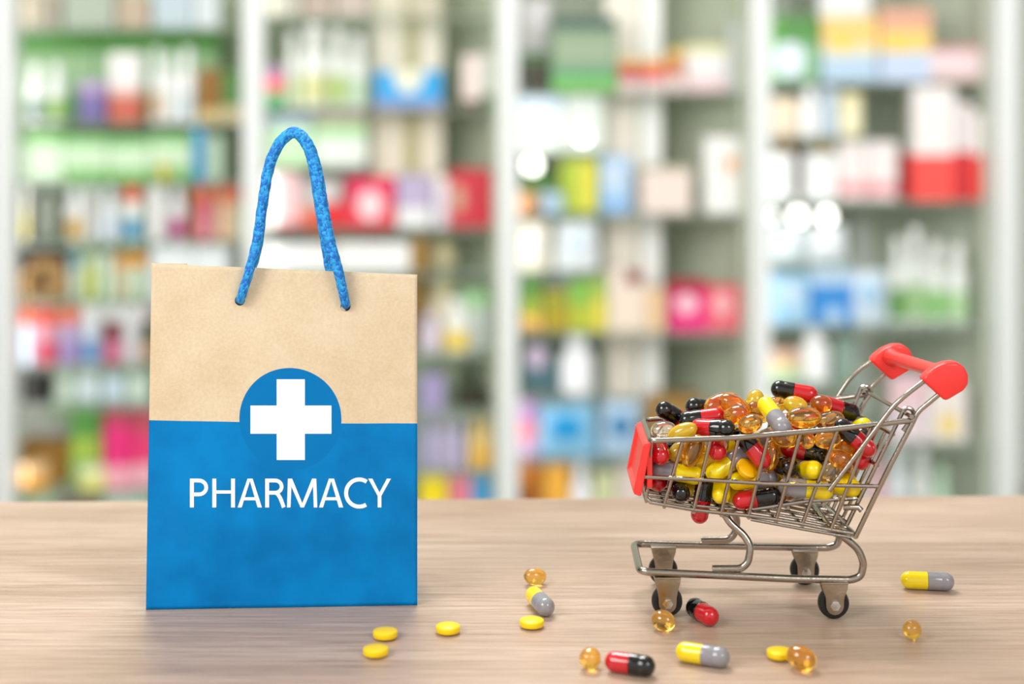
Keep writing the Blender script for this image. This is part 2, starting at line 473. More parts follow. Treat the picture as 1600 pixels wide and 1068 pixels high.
# casters
def caster(px_c, py_c, Y, rail_z, flip):
    c = p3(px_c, py_c, Y); r = 5.75
    c.z = r
    k = link('caster', None, cart); k.empty_display_size = .005
    bm = bmesh.new()
    hw = 2.2
    for s in (-1, 1):
        y0 = c.y+s*(hw+.9); poly = []
        zt = rail_z-1.4
        poly = [(c.x-4.8, zt), (c.x-4.7, zt-1.6), (c.x-4.1, zt-3.4), (c.x-3.5, c.z+3.0), (c.x-3.3, c.z+1.5), (c.x-3.3, c.z)]
        poly += [(c.x+3.3*math.cos(a), c.z+3.3*math.sin(a)*1.1) for a in [PI+PI*i/10 for i in range(1, 10)]]
        poly += [(c.x+3.3, c.z), (c.x+3.3, c.z+1.5), (c.x+3.5, c.z+3.0), (c.x+4.1, zt-3.4), (c.x+4.7, zt-1.6), (c.x+4.8, zt)]
        prism(bm, poly, y0-.35, y0+.35, .12)
    box(bm, (c.x-4.9, c.y-hw-1.3, rail_z-2.0), (c.x+4.9, c.y+hw+1.3, rail_z-1.1), .25)
    cobj('bracket', bm, STEEL2, k)
    bm = bmesh.new()
    M = Matrix.Translation(c) @ Matrix.Rotation(PI/2, 4, 'X')
    lathe(bm, [(2.2, -hw+.3), (3.4, -hw+.2), (4.4, -hw+.1), (5.2, -hw+.3), (5.65, -hw+1), (5.75, 0), (5.65, hw-1), (5.2, hw-.3), (4.4, hw-.1), (3.4, hw-.2), (2.2, hw-.3)], 40, M)
    cobj('wheel', bm, RUB, k)
    bm = bmesh.new()
    lathe(bm, [(0, -hw-2.6), (1.0, -hw-2.55), (1.75, -hw-2.2), (1.9, -hw-1.3), (1.2, -hw-1.2), (1.2, hw+1.2), (1.9, hw+1.3), (1.9, hw+2.2), (0, hw+2.5)], 6, M)
    cobj('axle_bolt', bm, mat('bolt_steel', '#d4d4d4', .2, metal=1), k)
caster(1042, 940, 590, 16.4, 1)
caster(1302, 944, 588, 15.2, 1)
caster(1036, 889, 626, 16.6, -1)
caster(1257, 889, 626, 15.2, -1)
# --- basket
RW, RS = 1.05, .72
tops = [(1018, 689), (1067, 688), (1110, 686.5), (1154, 683.5), (1201, 679), (1251, 675), (1309, 670), (1362, 665)]
bots = [(1010, 779), (1038, 788), (1084, 796), (1127, 801), (1170, 805), (1213, 811), (1254, 818), (1298, 827)]
topN = [near(1430, 657)]+[near(*p) for p in reversed(tops)]
rim = [near(1428, 656), near(1017, 688.5)]
rimp = fillet([rim[0], near(1300, 670.5), near(1150, 683.5), rim[1], mir(rim[1]), mir(near(1150, 683.5)), mir(near(1300, 670.5)), mir(rim[0])], 2.5, 4)
bm = bmesh.new(); tube(bm, rimp, RW, 12); cobj('basket_rim', bm, STEEL)
botpts = [near(1010, 778, True), near(1016, 784, True)]+[near(*p, bot=True) for p in bots[1:]]+[near(1333, 833, True)]
bm = bmesh.new()
for fn, nm in ((lambda p: p, 'n'), (mir, 'f')):
    bm = bmesh.new()
    for (t_, b_) in zip(tops, bots):
        a = fn(near(*t_)); c = fn(near(*b_, bot=True)); sgn = -1 if nm == 'n' else 1
        tube(bm, [a, c], RS, 8)
    mid = [nearmid(1006, 743, .6), nearmid(1100, 748, .6), nearmid(1200, 754, .6), nearmid(1300, 756.5, .6), nearmid(1371, 758, .6)]
    s = Vector((0, -1.2 if nm == 'n' else 1.2, 0))
    tube(bm, [fn(p)+s for p in mid], RS+.08, 8)
    tube(bm, [fn(p) for p in botpts], RS+.05, 8)
    cobj('side_grid', bm, STEEL)
# floor and front grid
bm = bmesh.new()
for (t_, b_) in zip(tops, bots):
    c = near(*b_, bot=True); d = mir(c); dz = Vector((0, 0, -.9)); tube(bm, [c+dz, d+dz], RS, 8)
for f_ in (.2, .4, .6, .8):
    tube(bm, [p.lerp(mir(p), f_) for p in botpts], RS-.1, 8)
# doubled wire just above the floor at the rear
tube(bm, [near(1173, 811, True), near(1254, 826, True), near(1330, 839, True)], RS-.1, 8)
cobj('floor_grid', bm, STEEL)
bm = bmesh.new()
for f_ in (.02, .2, .4, .6, .8, .98):
    a = near(1017, 688.5); c = near(1010, 778, True); tube(bm, [a.lerp(mir(a), f_), c.lerp(mir(c), f_)], RS, 8)
a = nearmid(1006, 743, .6); tube(bm, [a+Vector((0, -1.2, 0)), mir(a)+Vector((0, 1.2, 0))], RS+.08, 8)
cobj('front_grid', bm, STEEL)
# inner wire tray carrying the rear pills
bm = bmesh.new()
ta, tb = near(1178, 798, True), near(1346, 780, True)
ta.y += 2; tb.y += 2
tray = fillet([ta, near(1262, 785, True)+Vector((0, 2, 0)), tb, mir(tb), mir(ta)], 3, 4)
tube(bm, tray, RS+.1, 8)
for f_ in (.25, .5, .75): tube(bm, [ta.lerp(mir(ta), f_), tb.lerp(mir(tb), f_)], RS-.1, 8)
for f_ in (.33, .66): q = ta.lerp(tb, f_); q.z -= .8; tube(bm, [q, mir(q)], RS-.1, 8)
tube(bm, [near(1318, 792, True), near(1341, 792, True), near(1346, 797, True)], RS+.4, 10)
cobj('inner_tray', bm, STEEL)
# rear corner posts running on into the handle
def handle_wires(fn, nm):
    bm = bmesh.new()
    a = fillet([fn(near(1337, 838, True)), fn(near(1388, 732)), fn(near(1426, 660)), fn(near(1434, 643)), fn(near(1474, 610))], 3, 4)
    tube(bm, a, RS+.25, 10)
    o = Vector((0, -1.9 if nm == 'n' else 1.9, 0))
    b = fillet([fn(nearmid(1293, 763, .6))+o*1.5, fn(near(1393, 633))+o, fn(near(1412, 616))+o, fn(near(1449, 591))], 6, 5)
    tube(bm, b, RS+.2, 10)
    cobj('handle_wire', bm, STEEL)
handle_wires(lambda p: p, 'n')
def far_h(p):
    q = mir(p); return q
handle_wires(far_h, 'f')
bm = bmesh.new()
pa, pb = near(1337, 837, True), mir(near(1337, 837, True)); tube(bm, [pa, pb], RS+.5, 10)
cobj('rear_bar', bm, STEEL)
# hinge rod + swinging rear gate
bm = bmesh.new()
hN = near(1421, 649); hF = mir(near(1421, 649)); d = (hF-hN).normalized()
tube(bm, [hN-d*2.5, hF+d*2.5], .85, 10)
cobj('hinge_rod', bm, STEEL)
gate = []
bm = bmesh.new()
def hook(c):
    return [c+Vector((2.2*math.cos(a), 0, 2.2*math.sin(a))) for a in [math.radians(x) for x in range(-50, 200, 25)]]
gb = near(1330, 822, True); gb.x -= 1
for fn in (lambda p: p, mir):
    c = fn(hN); inn = Vector((0, 2.5 if fn is not mir else -2.5, 0))
    b0 = fn(gb)+inn; h = hook(c+inn)
    tube(bm, [b0]+[h[-1]+(b0-h[-1])*.02]+h[::-1]+[h[0]+Vector((-3.2, 0, -4.5))], RS+.12, 8)
c0 = hN+Vector((-3, 2.5, -3)); c1 = mir(hN)+Vector((-3, -2.5, -3)); b0 = gb+Vector((0, 2.5, 0)); b1 = mir(gb)+Vector((0, -2.5, 0))
for f_ in (.17, .34, .5, .66, .83): tube(bm, [c0.lerp(c1, f_).lerp(b0.lerp(b1, f_), .12), b0.lerp(b1, f_)], RS-.05, 8)
for f_ in (.12, .42, .72, .99): tube(bm, [c0.lerp(b0, f_), c1.lerp(b1, f_)], RS+.05, 8)
cobj('rear_gate', bm, STEEL)
# red advertising plate on the front
bm = bmesh.new()
M = Matrix(((0, 0, 1, 0), (1, 0, 0, 0), (0, 1, 0, 0), (0, 0, 0, 1)))
ty, tz = 49.6, 64.8; by_, bz_ = 45.6, 44.2
y0, y1 = 588.5, 625.5
def plate(x_out, x_in, inset, zt, zb):
    pts = []
    for (xx, ins) in ((x_in, 0), (x_out, inset)):
        pts.append([Vector((xx+1.9 if z == 't' else xx-1.9, y, (zt-ins) if z == 't' else (zb+ins))) for y, z in ((y0+ins, 't'), (y1-ins, 't'), (y1-ins, 'b'), (y0+ins, 'b'))])
    return pts
outer = plate(46.9, 49.8, 0.9, 64.6, 44.6)
back_, front_ = outer
vb = [bm.verts.new(p) for p in back_]; vf = [bm.verts.new(p) for p in front_]
ins = [bm.verts.new(front_[i].lerp(sum(front_, Vector())/4, .16)+Vector((0, 0, 0))) for i in range(4)]
rec = [bm.verts.new(front_[i].lerp(sum(front_, Vector())/4, .2)+Vector((1.1, 0, 0))) for i in range(4)]
bm.faces.new(vb); bm.faces.new(rec)
for i in range(4):
    j = (i+1) % 4
    bm.faces.new((vb[i], vb[j], vf[j], vf[i])); bm.faces.new((vf[i], vf[j], ins[j], ins[i])); bm.faces.new((ins[i], ins[j], rec[j], rec[i]))
bmesh.ops.bevel(bm, geom=bm.edges[:], offset=.35, segments=2, affect='EDGES')
box(bm, (50.2, 590.2, 47.5), (52.2, 623.8, 64.0), .3, 2, Matrix.Identity(4))
cobj('front_plate', bm, RED)
# red handle: two rounded caps joined by a bar
def cap(cpx, Yc, s, dx=0, dz=0):
    poly_px = [(1436, 590), (1444, 581), (1458, 570), (1474, 563.5), (1490, 562.5), (1502, 569), (1509, 582), (1509, 597), (1502, 607), (1488, 615), (1476, 622.5), (1470, 621)]
    pts = [p3(x, y, 582) for x, y in poly_px]
    b2 = bmesh.new(); prism(b2, [(p.x+dx, p.z+dz) for p in pts], Yc-3.1, Yc+3.1, 1.2)
    return b2
hnd = link('handle', None, cart); hnd.empty_display_size = .005
bm = cap(0, 581, 1); cobj('grip_cap', bm, RED, hnd)
dx, dz = -7.0, -2.9
bm = cap(0, 633, 1, dx, dz); cobj('grip_cap', bm, RED, hnd)
bm = bmesh.new()
a = p3(1472, 583, 582)+Vector((0, 2.2, 0)); b = p3(1472, 583, 582)+Vector((dx, 47.8, dz))
tube(bm, [a, a.lerp(b, .04), a.lerp(b, .1), a.lerp(b, .9), a.lerp(b, .96), b], [3.6, 3.4, 2.6, 2.6, 3.4, 3.6], 20); cobj('grip_bar', bm, RED, hnd)

# ---------------------------------------------------------------- pills
CM = {'black': mat('gelatin_black', '#0b0909', .12, coat=.6), 'red': mat('gelatin_red', '#c8101e', .14, coat=.6, sss=.15),
      'yellow': mat('gelatin_yellow', '#f4d800', .16, coat=.5, sss=.15), 'grey': mat('gelatin_grey', '#8f8c90', .16, coat=.5)}
def gel(name, c, tr=.93): return mat(name, c, .04, trans=tr, ior=1.38, sss=0, coat=.8)
AMB = [gel('amber_gel', '#ffbd3e'), gel('orange_gel', '#ffae30'), gel('golden_gel', '#ffcb58'), gel('pale_gel', '#ffda88'),
       gel('yellow_gel', '#ffda30', .6), gel('dark_gel', '#dca868', .9), gel('clear_gel', '#fff0d8', .92)]
TABM = mat('yellow_coated_tablet', '#fbd500', .4, coat=.15, sss=.1, bump=(3000, .15))
TABO = mat('orange_coated_tablet', '#f5b800', .35, coat=.2, sss=.1)
def half_profile(r, h, lip):
    """half capsule: open end at z=0, dome at +h"""
    pts = [(r, 0)]
    if lip: pts = [(r*.93, 0), (r, .0002), (r, h-r-.0019), (r*.975, h-r-.0016), (r*.975, h-r-.0013), (r, h-r-.001)]
    pts += [(r, h-r)]+[(r*math.cos(a), h-r+r*math.sin(a)) for a in [PI/2*i/9 for i in range(1, 9)]]+[(0, h)]
    return pts
HM = {}
def half_mesh(col, r, h, lip):
    k = (col, round(r, 5), round(h, 5), lip)
    if k not in HM:
        bm = bmesh.new(); lathe(bm, half_profile(r, h, lip), 28)
        bmesh.ops.recalc_face_normals(bm, faces=bm.faces[:])
        me = bpy.data.meshes.new('capsule_half'); bm.to_mesh(me); bm.free(); me.materials.append(CM[col])
        me.polygons.foreach_set('use_smooth', [True]*len(me.polygons)); me.set_sharp_from_angle(angle=math.radians(50)); HM[k] = me
    return HM[k]
def capsule(c, d, c1, c2, label, L=.0204, Dm=.007, group=None):
    """c1 is the colour of the end that points along d"""
    d = Vector(d).normalized()
    t = thing('capsule', label, 'capsule', c, group); t.rotation_mode = 'QUATERNION'; t.rotation_quaternion = d.to_track_quat('Z', 'Y')
    dark = {'black': 1, 'grey': 1}
    n1 = c1+'_half'; n2 = c2+'_half'
    a = link('capsule_half', half_mesh(c1, Dm/2*(1 if c1 in dark else .965), L/2, c1 in dark), t)
    b = link('capsule_half', half_mesh(c2, Dm/2*(1 if c2 in dark else .965), L/2, c2 in dark), t)
    a['label'] = c1+' half'; b['label'] = c2+' half'
    b.rotation_euler = (PI, 0, 0)
    return t
def softgel(c, d, label, L, Dm, m, group=None):
    d = Vector(d).normalized(); bm = bmesh.new()
    prof = []
    N_ = 22
    for i in range(N_+1):
        a = PI*i/N_; z = -math.cos(a)*L/2; r = (max(0, math.sin(a))**.92)*Dm/2
        prof.append((r if 0 < i < N_ else 0, z))
    lathe(bm, prof, 32)
    o = obj('softgel', bm, m, None, True, c); o.data.set_sharp_from_angle(angle=PI)
    o.rotation_mode = 'QUATERNION'; o.rotation_quaternion = d.to_track_quat('Z', 'Y')
    return tag(o, label, 'softgel', group)
def tablet(c, label, d=(0, 0, 1), r=.0044, h=.0034, m=None):
    e = h*.2
    prof = [(0, -h/2), (r*.4, -h/2+e*.12), (r*.8, -h/2+e*.6), (r*.97, -h/2+e), (r, -h/2+e*1.25), (r, h/2-e*1.25), (r*.97, h/2-e), (r*.8, h/2-e*.6), (r*.4, h/2-e*.12), (0, h/2)]
    bm = bmesh.new(); lathe(bm, prof, 40)
    o = obj('tablet', bm, m or TABM, None, True, c)
    o.rotation_mode = 'QUATERNION'; o.rotation_quaternion = Vector(d).to_track_quat('Z', 'Y')
    return tag(o, label, 'tablet')
def onT(px, py, z):
    Y = (CAMH-z)*F/(py-100); return Vector(((px-800)/F*Y, Y, z))
def cap_on(p1, p2, c1, c2, label, L, Dm=.007):
    a, b = onT(*p1, Dm/2), onT(*p2, Dm/2); return capsule((a+b)/2, a-b, c1, c2, label, L, Dm)
# on the table
cap_on((838, 933), (849, 944), 'yellow', 'grey', 'yellow and grey capsule pointing its grey end forward, behind a yellow tablet', .0200)
cap_on((1421, 905.5), (1477, 908), 'yellow', 'grey', 'yellow and grey capsule lying on the table right of the trolley', .0206)
cap_on((1072, 1018), (1124, 1026), 'yellow', 'grey', 'yellow and grey capsule in the front row between red-black capsule and tablet', .0190)
cap_on((960, 1033), (1009, 1040), 'red', 'black', 'red and black capsule in the front row beside a round amber softgel', .0176)
cap_on((1088, 950), (1107, 961), 'black', 'red', "black and red capsule beside the trolley's near front wheel", .0168, .0073)
for (x, y, l) in ((831, 972, 'yellow tablet just in front of the forward-pointing capsule'), (700, 981, 'yellow tablet lying alone right of the bag'),
                  (602, 989, 'yellow tablet nearest the bag, behind another tablet'), (587, 1016, 'yellow tablet at the far left, closest to the camera'),
                  (1218, 1020, 'yellow tablet partly hidden behind an amber softgel')):
    tablet(onT(x, y, .0017), l)
softgel(onT(836, 900, .0033), (.93, .3, -.12), 'oval amber softgel behind the forward-pointing yellow and grey capsule', .0092, .0066, AMB[2])
softgel(onT(922, 1028, .0037), (.3, 1, 0), 'round amber softgel left of the red and black capsule in front', .0082, .0074, AMB[2])
softgel(onT(1036, 969, .0037), (.9, -.5, -.15), "amber softgel in front of the trolley's near front wheel", .0090, .0074, AMB[2])
softgel(onT(1252, 1027, .0040), (.85, -.5, -.2), 'oval orange softgel touching a yellow tablet in front', .0104, .0079, AMB[0])
softgel(onT(1425, 983, .0034), (.4, 1, 0), 'round golden softgel lying alone at the right front', .0072, .0068, AMB[2])
PILLS = [
('RB',109.5,615.8,77.9,-0.96,0.25,0.12,18.2,7.0,'black and red capsule lying alone on the very top of the heap'),
('RB',63.3,614.3,68.6,-0.80,-0.29,0.53,18.2,7.0,"capsule with black end sticking out at the heap's far left"),
('RB',75.7,619.9,70.6,-0.87,-0.44,0.22,18.2,7.0,"black-ended capsule peeking out behind the heap's left side"),
('RB',72.7,607.4,69.5,-0.98,0.15,-0.16,18.2,7.0,'black and red capsule lying flat across the top left of the heap'),
('RB',75.3,594.8,68.6,0.82,-0.56,0.09,18.2,7.0,'capsule pointing its black end right, just above the left rim'),
('A',81.3,614.1,73.6,0.95,0.21,0.23,15.0,8.5,'large amber softgel at the top left of the heap'),
('A',84.9,605.2,75.2,0.89,-0.20,-0.41,12.5,7.0,"oval orange softgel tilted down on the heap's upper left"),
('A',94.0,613.7,75.3,0.46,0.40,0.79,8.0,6.6,"small pale yellow softgel standing on the heap's crest"),
('A',84.5,598.7,72.9,0.81,-0.50,0.30,10.0,7.0,'round orange softgel beside the red end of a capsule'),
('A',88.6,590.7,71.2,0.87,-0.30,0.40,9.5,6.8,'amber softgel just above the middle of the near rim'),
('A',94.1,607.9,71.7,0.75,0.20,-0.63,10.0,7.0,'orange softgel next to the yellow and grey capsule on top'),
('A',101.4,610.2,73.9,0.94,0.30,0.17,9.0,6.5,"small amber softgel below the topmost capsule's black end"),
('A',108.3,606.3,74.7,0.94,-0.30,-0.17,9.5,7.0,"bright yellow softgel below the topmost capsule's red end"),
('A',109.4,595.0,72.6,0.99,0.10,0.00,13.5,8.0,"long amber softgel lying level on the heap's upper right"),
('YG',98.4,595.5,73.0,-0.30,0.86,0.41,20.4,7.0,'yellow and grey capsule with its grey end up on the heap top'),
('RB',113.1,620.6,63.2,0.90,-0.31,-0.30,18.2,7.0,'capsule with red end wedged under the long amber softgel'),
('A',118.5,608.7,74.7,0.92,-0.40,0.00,8.5,7.0,'round orange softgel right of the topmost capsule'),
('RB',127.0,616.4,71.3,0.90,0.30,-0.33,18.2,7.0,'red and black capsule at the far right top of the heap'),
('A',121.2,604.7,69.7,0.97,-0.20,0.16,11.0,6.5,'dark amber softgel lying over a red capsule at right'),
('A',102.6,595.3,65.1,0.99,-0.10,-0.09,11.0,8.0,'amber softgel pressed against the near rim, centre right'),
('A',109.2,588.9,66.1,0.31,-0.40,-0.86,7.5,6.0,'small amber softgel just under the near rim beside a black capsule'),
('A',57.3,599.1,66.8,0.99,-0.10,0.09,10.0,7.0,'dark clear softgel in the front top corner of the basket'),
('A',63.6,593.1,67.5,0.89,-0.20,0.41,12.0,6.5,'yellow softgel leaning over the near rim at the front'),
('A',67.7,594.0,60.4,0.42,0.08,0.90,13.0,7.5,'tall amber softgel standing behind the second side wire'),
('A',72.7,603.0,64.6,0.92,0.18,0.34,8.0,6.0,'small orange softgel under the left rim beside a black capsule end'),
('RB',55.9,600.4,59.3,0.02,0.98,0.18,18.2,7.0,'capsule showing only its red end behind the front corner wires'),
('RB',78.0,598.2,61.1,0.21,0.96,0.16,18.2,7.0,'capsule showing a round red end under the left rim'),
('YG',85.4,617.6,57.7,-0.86,-0.43,-0.29,20.4,7.0,'yellow capsule end just under the left near rim'),
('RB',89.7,593.3,61.7,-0.61,0.33,0.72,18.2,7.0,'black and red capsule slanting down under the middle rim'),
('YG',81.5,596.5,55.0,-0.83,-0.35,-0.44,20.4,7.0,'yellow and grey capsule tilted upward to its grey end at left'),
('A',97.1,597.1,57.7,0.17,0.12,0.98,12.0,7.0,'amber softgel standing upright behind the middle side wires'),
('YG',62.2,598.2,51.2,0.97,-0.22,-0.12,20.4,7.0,"yellow and grey capsule sloping down at the basket's front"),
('A',63.5,600.0,58.8,0.83,0.21,0.52,10.0,7.0,'yellow softgel hidden behind the front side wires'),
('YG',70.5,603.5,53.3,0.95,-0.21,0.23,20.4,7.0,'yellow capsule lying behind the tall amber softgel'),
('T',87.6,591.8,54.1,0.94,0.00,0.34,8.6,3.0,'orange-yellow tablet standing on edge behind the side wires'),
('YG',90.8,597.2,48.7,-0.93,-0.36,0.02,20.4,7.0,'yellow and grey capsule crossing the middle wire at centre'),
('YG',79.5,599.9,46.9,-0.19,-0.88,-0.44,20.4,7.0,'capsule with yellow end hanging over the middle wire'),
('RB',56.8,609.7,45.6,0.22,0.98,-0.04,18.2,7.0,"dark capsule in the basket's bottom front corner"),
('RB',63.2,601.0,44.2,0.02,-1.00,-0.00,18.2,7.0,"capsule showing a round black end at the basket's bottom front"),
('YG',76.2,612.2,42.3,-0.28,0.96,0.03,20.4,7.0,'capsule showing a round grey end on the basket floor'),
('RB',72.0,601.0,40.2,0.17,0.05,0.98,18.2,7.0,'capsule poking its red end down through the basket floor'),
('YG',85.3,607.0,41.5,-0.15,-0.99,0.03,20.4,7.0,'yellow capsule leaning on the basket floor beside a grey round end'),
('RB',91.4,592.9,42.9,0.98,-0.11,0.18,18.2,7.0,'red and black capsule lying on the basket floor at centre'),
('YG',109.3,590.8,47.0,0.99,-0.09,-0.09,20.4,7.0,'grey and yellow capsule lying level behind the middle wire at right'),
('YG',121.8,594.2,47.2,0.65,-0.76,0.08,20.4,7.0,'capsule with yellow end at the lower rear of the heap'),
('RB',102.5,599.9,53.2,0.23,-0.96,0.17,18.2,7.0,'capsule showing a black end left of the round yellow end'),
('YG',110.5,596.2,52.6,0.25,-0.93,0.26,20.4,7.0,'capsule showing a round yellow end behind the right side wires'),
('RB',110.9,602.0,58.1,0.97,-0.13,-0.18,18.2,7.0,'red and black capsule lying level behind the right side wires'),
('RB',115.7,607.3,62.6,0.10,-0.94,0.32,18.2,7.0,'capsule showing its black end just below the right near rim'),
('A',116.9,588.3,65.9,0.96,-0.20,0.17,10.0,6.8,'amber softgel under the rim behind the seventh side wire'),
('A',121.7,588.6,58.6,0.92,-0.20,-0.34,9.5,7.0,"amber softgel beneath the handle's slanting wire"),
('A',118.8,592.6,52.9,0.77,0.10,0.63,9.0,6.5,'pale beige softgel beside the round yellow capsule end'),
('RB',127.3,589.7,66.2,-0.76,0.22,0.62,18.2,7.0,'black and red capsule sloping down towards the rear gate'),
('RB',131.7,597.5,60.3,0.22,0.75,0.62,18.2,7.0,'capsule pushing its red end against the rear gate'),
('RB',128.8,624.3,52.6,0.36,0.33,0.87,18.2,7.0,'red capsule end below another at the rear gate'),
('A',124.8,593.9,61.9,0.86,0.50,0.01,8.5,6.5,'dim orange softgel deep behind the handle wire'),
('YG',123.7,604.6,50.4,0.43,-0.82,-0.39,20.4,7.0,'yellow capsule below the rear amber softgels'),
('RB',123.6,615.2,47.3,-0.57,0.82,-0.06,18.2,7.0,'red capsule low in the heap near the rear gate'),
('A',103.9,597.6,44.4,0.98,0.20,0.08,10.0,7.0,'dark softgel under the level grey and yellow capsule'),
('YG',133.1,614.0,63.4,0.24,-0.88,0.42,20.4,7.0,'yellow capsule end at the upper rear beside the gate'),
('YG',97.1,609.1,61.3,-0.58,0.68,-0.44,20.4,7.0,'grey capsule end just under the rim at the centre'),
('RB',60.1,610.3,55.5,0.76,-0.39,0.52,18.2,7.0,None),
('YG',105.4,612.9,50.9,-0.55,-0.25,0.80,20.4,7.0,None),
('A',93.2,607.4,43.4,0.16,-0.99,0.01,8.5,7.0,None),
('A',68.5,611.0,51.4,0.97,-0.24,-0.00,11.9,7.0,None),
('RB',92.6,618.7,48.5,-0.01,0.60,0.80,18.2,7.0,None),
('YG',124.6,605.8,60.4,-0.39,-0.91,0.09,20.4,7.0,None),
('A',108.1,606.7,45.4,-0.85,-0.52,-0.12,10.2,7.0,None),
('A',116.6,611.2,46.5,0.99,-0.10,0.13,9.9,7.0,None),
('RB',107.9,623.6,54.3,-0.85,-0.12,-0.52,18.2,7.0,None),
('YG',112.5,610.0,53.6,-0.45,0.75,0.48,20.4,7.0,None),
('A',88.5,603.8,49.0,0.91,0.37,-0.17,9.4,7.0,None),
('A',129.3,605.9,54.5,-0.12,0.96,-0.27,10.2,7.0,None),
('RB',86.1,616.0,49.9,0.19,-0.94,-0.27,18.2,7.0,None),
('YG',76.0,620.3,50.6,-0.71,-0.01,0.71,20.4,7.0,None),
('A',106.0,621.8,45.1,0.08,1.00,0.01,9.0,7.0,None),
('A',113.8,622.9,46.8,0.62,0.59,0.52,10.3,7.0,None),
('RB',117.4,620.2,53.5,0.59,0.60,0.54,18.2,7.0,None),
('YG',67.1,613.3,44.8,0.48,-0.84,-0.25,20.4,7.0,None),
('A',124.5,616.2,54.9,0.80,0.12,-0.58,11.7,7.0,None),
('A',87.5,620.7,41.7,-0.99,-0.06,0.12,9.4,7.0,None),
('RB',63.2,616.8,55.6,0.78,-0.38,0.50,18.2,7.0,None),
('YG',99.7,615.3,44.3,0.12,-0.99,0.02,20.4,7.0,None),
('A',124.8,597.0,54.6,0.06,-0.91,-0.42,8.2,7.0,None),
('A',97.7,615.4,51.5,-0.55,-0.83,-0.08,11.8,7.0,None),

]
GELM = {'bright yellow': 4, 'yellow softgel': 4, 'pale yellow': 3, 'pale beige': 6, 'dark clear': 6, 'dark softgel': 5, 'dark amber': 5, 'orange': 1}
random.seed(5)
for (k, x, y, z, ux, uy, uz, L, Dm, lab) in PILLS:
    c = Vector((x, y, z))*.001; d = (ux, uy, uz); grp = None
    if lab is None:
        grp = {'RB': 'black and red capsules deep in the heap', 'YG': 'yellow and grey capsules deep in the heap', 'A': 'amber softgels deep in the heap'}[k]
        lab = {'RB': 'black and red capsule glimpsed deep inside the trolley heap between other pills', 'YG': 'yellow and grey capsule glimpsed deep inside the trolley heap between other pills', 'A': 'amber softgel glimpsed deep inside the trolley heap between other pills'}[k]
    elif len(lab.split()) < 13 and 'heap' not in lab and 'basket' not in lab: lab += ' in the trolley'
    if k == 'RB': capsule(c, d, 'black', 'red', lab, L*.001, Dm*.001, grp)
    elif k == 'YG': capsule(c, d, 'yellow', 'grey', lab, L*.001, Dm*.001, grp)
    elif k == 'T': tablet(c, lab, (.45, -.55, .75), .0042, .003, TABO)
    else:
        mi = 0
        for kk, v in GELM.items():
            if kk in lab: mi = v; break
        if grp: mi = random.choice([0, 1, 2])
        softgel(c, d, lab, L*.001, Dm*.001, AMB[mi], grp)
# ---------------------------------------------------------------- room and cabinets
S0 = 3.0
def wz(py, Y): return CAMH-(py-100)/F*Y
def wx(px, Y): return (px-800)/F*Y
WALLM = mat('wall_paint', '#d9ddd4', .7, bump=(60, .1)); 
bm = bmesh.new(); box(bm, (-3.2, -1.6, -.80), (3.2, 3.75, -.75)); struct(obj('floor', bm, mat('floor_tiles', '#c9c6bd', .35, noisecol=3), smooth=False))
bm = bmesh.new(); box(bm, (-3.2, 3.62, -.75), (3.2, 3.75, 1.95)); struct(obj('wall_back', bm, WALLM, smooth=False))
bm = bmesh.new(); box(bm, (-3.3, -1.6, -.75), (-3.2, 3.75, 1.95)); struct(obj('wall_left', bm, WALLM, smooth=False))
bm = bmesh.new(); box(bm, (3.2, -1.6, -.75), (3.3, 3.75, 1.95)); struct(obj('wall_right', bm, WALLM, smooth=False))
FRAME = mat('white_lacquer_frame', '#e2e5e3', .35)
GLASS = mat('glass_shelf_board', '#dfe9e2', .12)
def thin_glass(m):
    nt = m.node_tree; bs = nt.nodes['Principled BSDF']; out = nt.nodes['Material Output']
    tr = nt.nodes.new('ShaderNodeBsdfTransparent'); tr.inputs['Color'].default_value = (.95, .985, .96, 1)
    mx = nt.nodes.new('ShaderNodeMixShader'); mx.inputs['Fac'].default_value = .22
    nt.links.new(tr.outputs[0], mx.inputs[1]); nt.links.new(bs.outputs[0], mx.inputs[2]); nt.links.new(mx.outputs[0], out.inputs['Surface'])
thin_glass(GLASS)
TOPZ, BOTZ = 1.25, -.745
BAYS = [ # name, post px (left), inner x0, inner x1, back px of the right side panel, shelf base px, back colour, side colour
 ('leftmost', 9, 24, 381, 352, [42, 192, 284, 378, 470, 573, 632, 768, 845], '#c0d8b2', '#c4c6b2'),
 ('second', 397, 412, 778, 697, [24, 169, (262, 577), 356, 425, 550, 645, 736, 845], '#c3cdb8', '#ced4bc'),
 ('third', 794, 810, 1170, 1038, [-60, 143, (238, 944), 334, (425, 944), 519, (620, 944), 716, 845], '#c6cdbb', '#ced4be'),
 ('rightmost', 1187, 1204, 1552, 1405, [-60, 128, (214, 1356), 313, (412, 1334), 508, (600, 1340), 692, 845], '#bcc4b2', '#d0d6c4'),
]
BACKY = 3.34
def area(name, loc, target, sx, sy, power, color=(1, 1, 1)):
    l = bpy.data.lights.new(name, 'AREA'); l.shape = 'RECTANGLE'; l.size = sx; l.size_y = sy; l.energy = power; l.color = color
    o = bpy.data.objects.new(name, l); COL.objects.link(o); o.location = loc
    o.rotation_euler = (Vector(target)-Vector(loc)).to_track_quat('-Z', 'Y').to_euler(); return o
SHELFZ = {}; SHELFX = {}
ordn = ['top', 'second', 'third', 'fourth', 'fifth', 'sixth', 'seventh', 'eighth', 'ninth']
CABS = []; XLIM = []
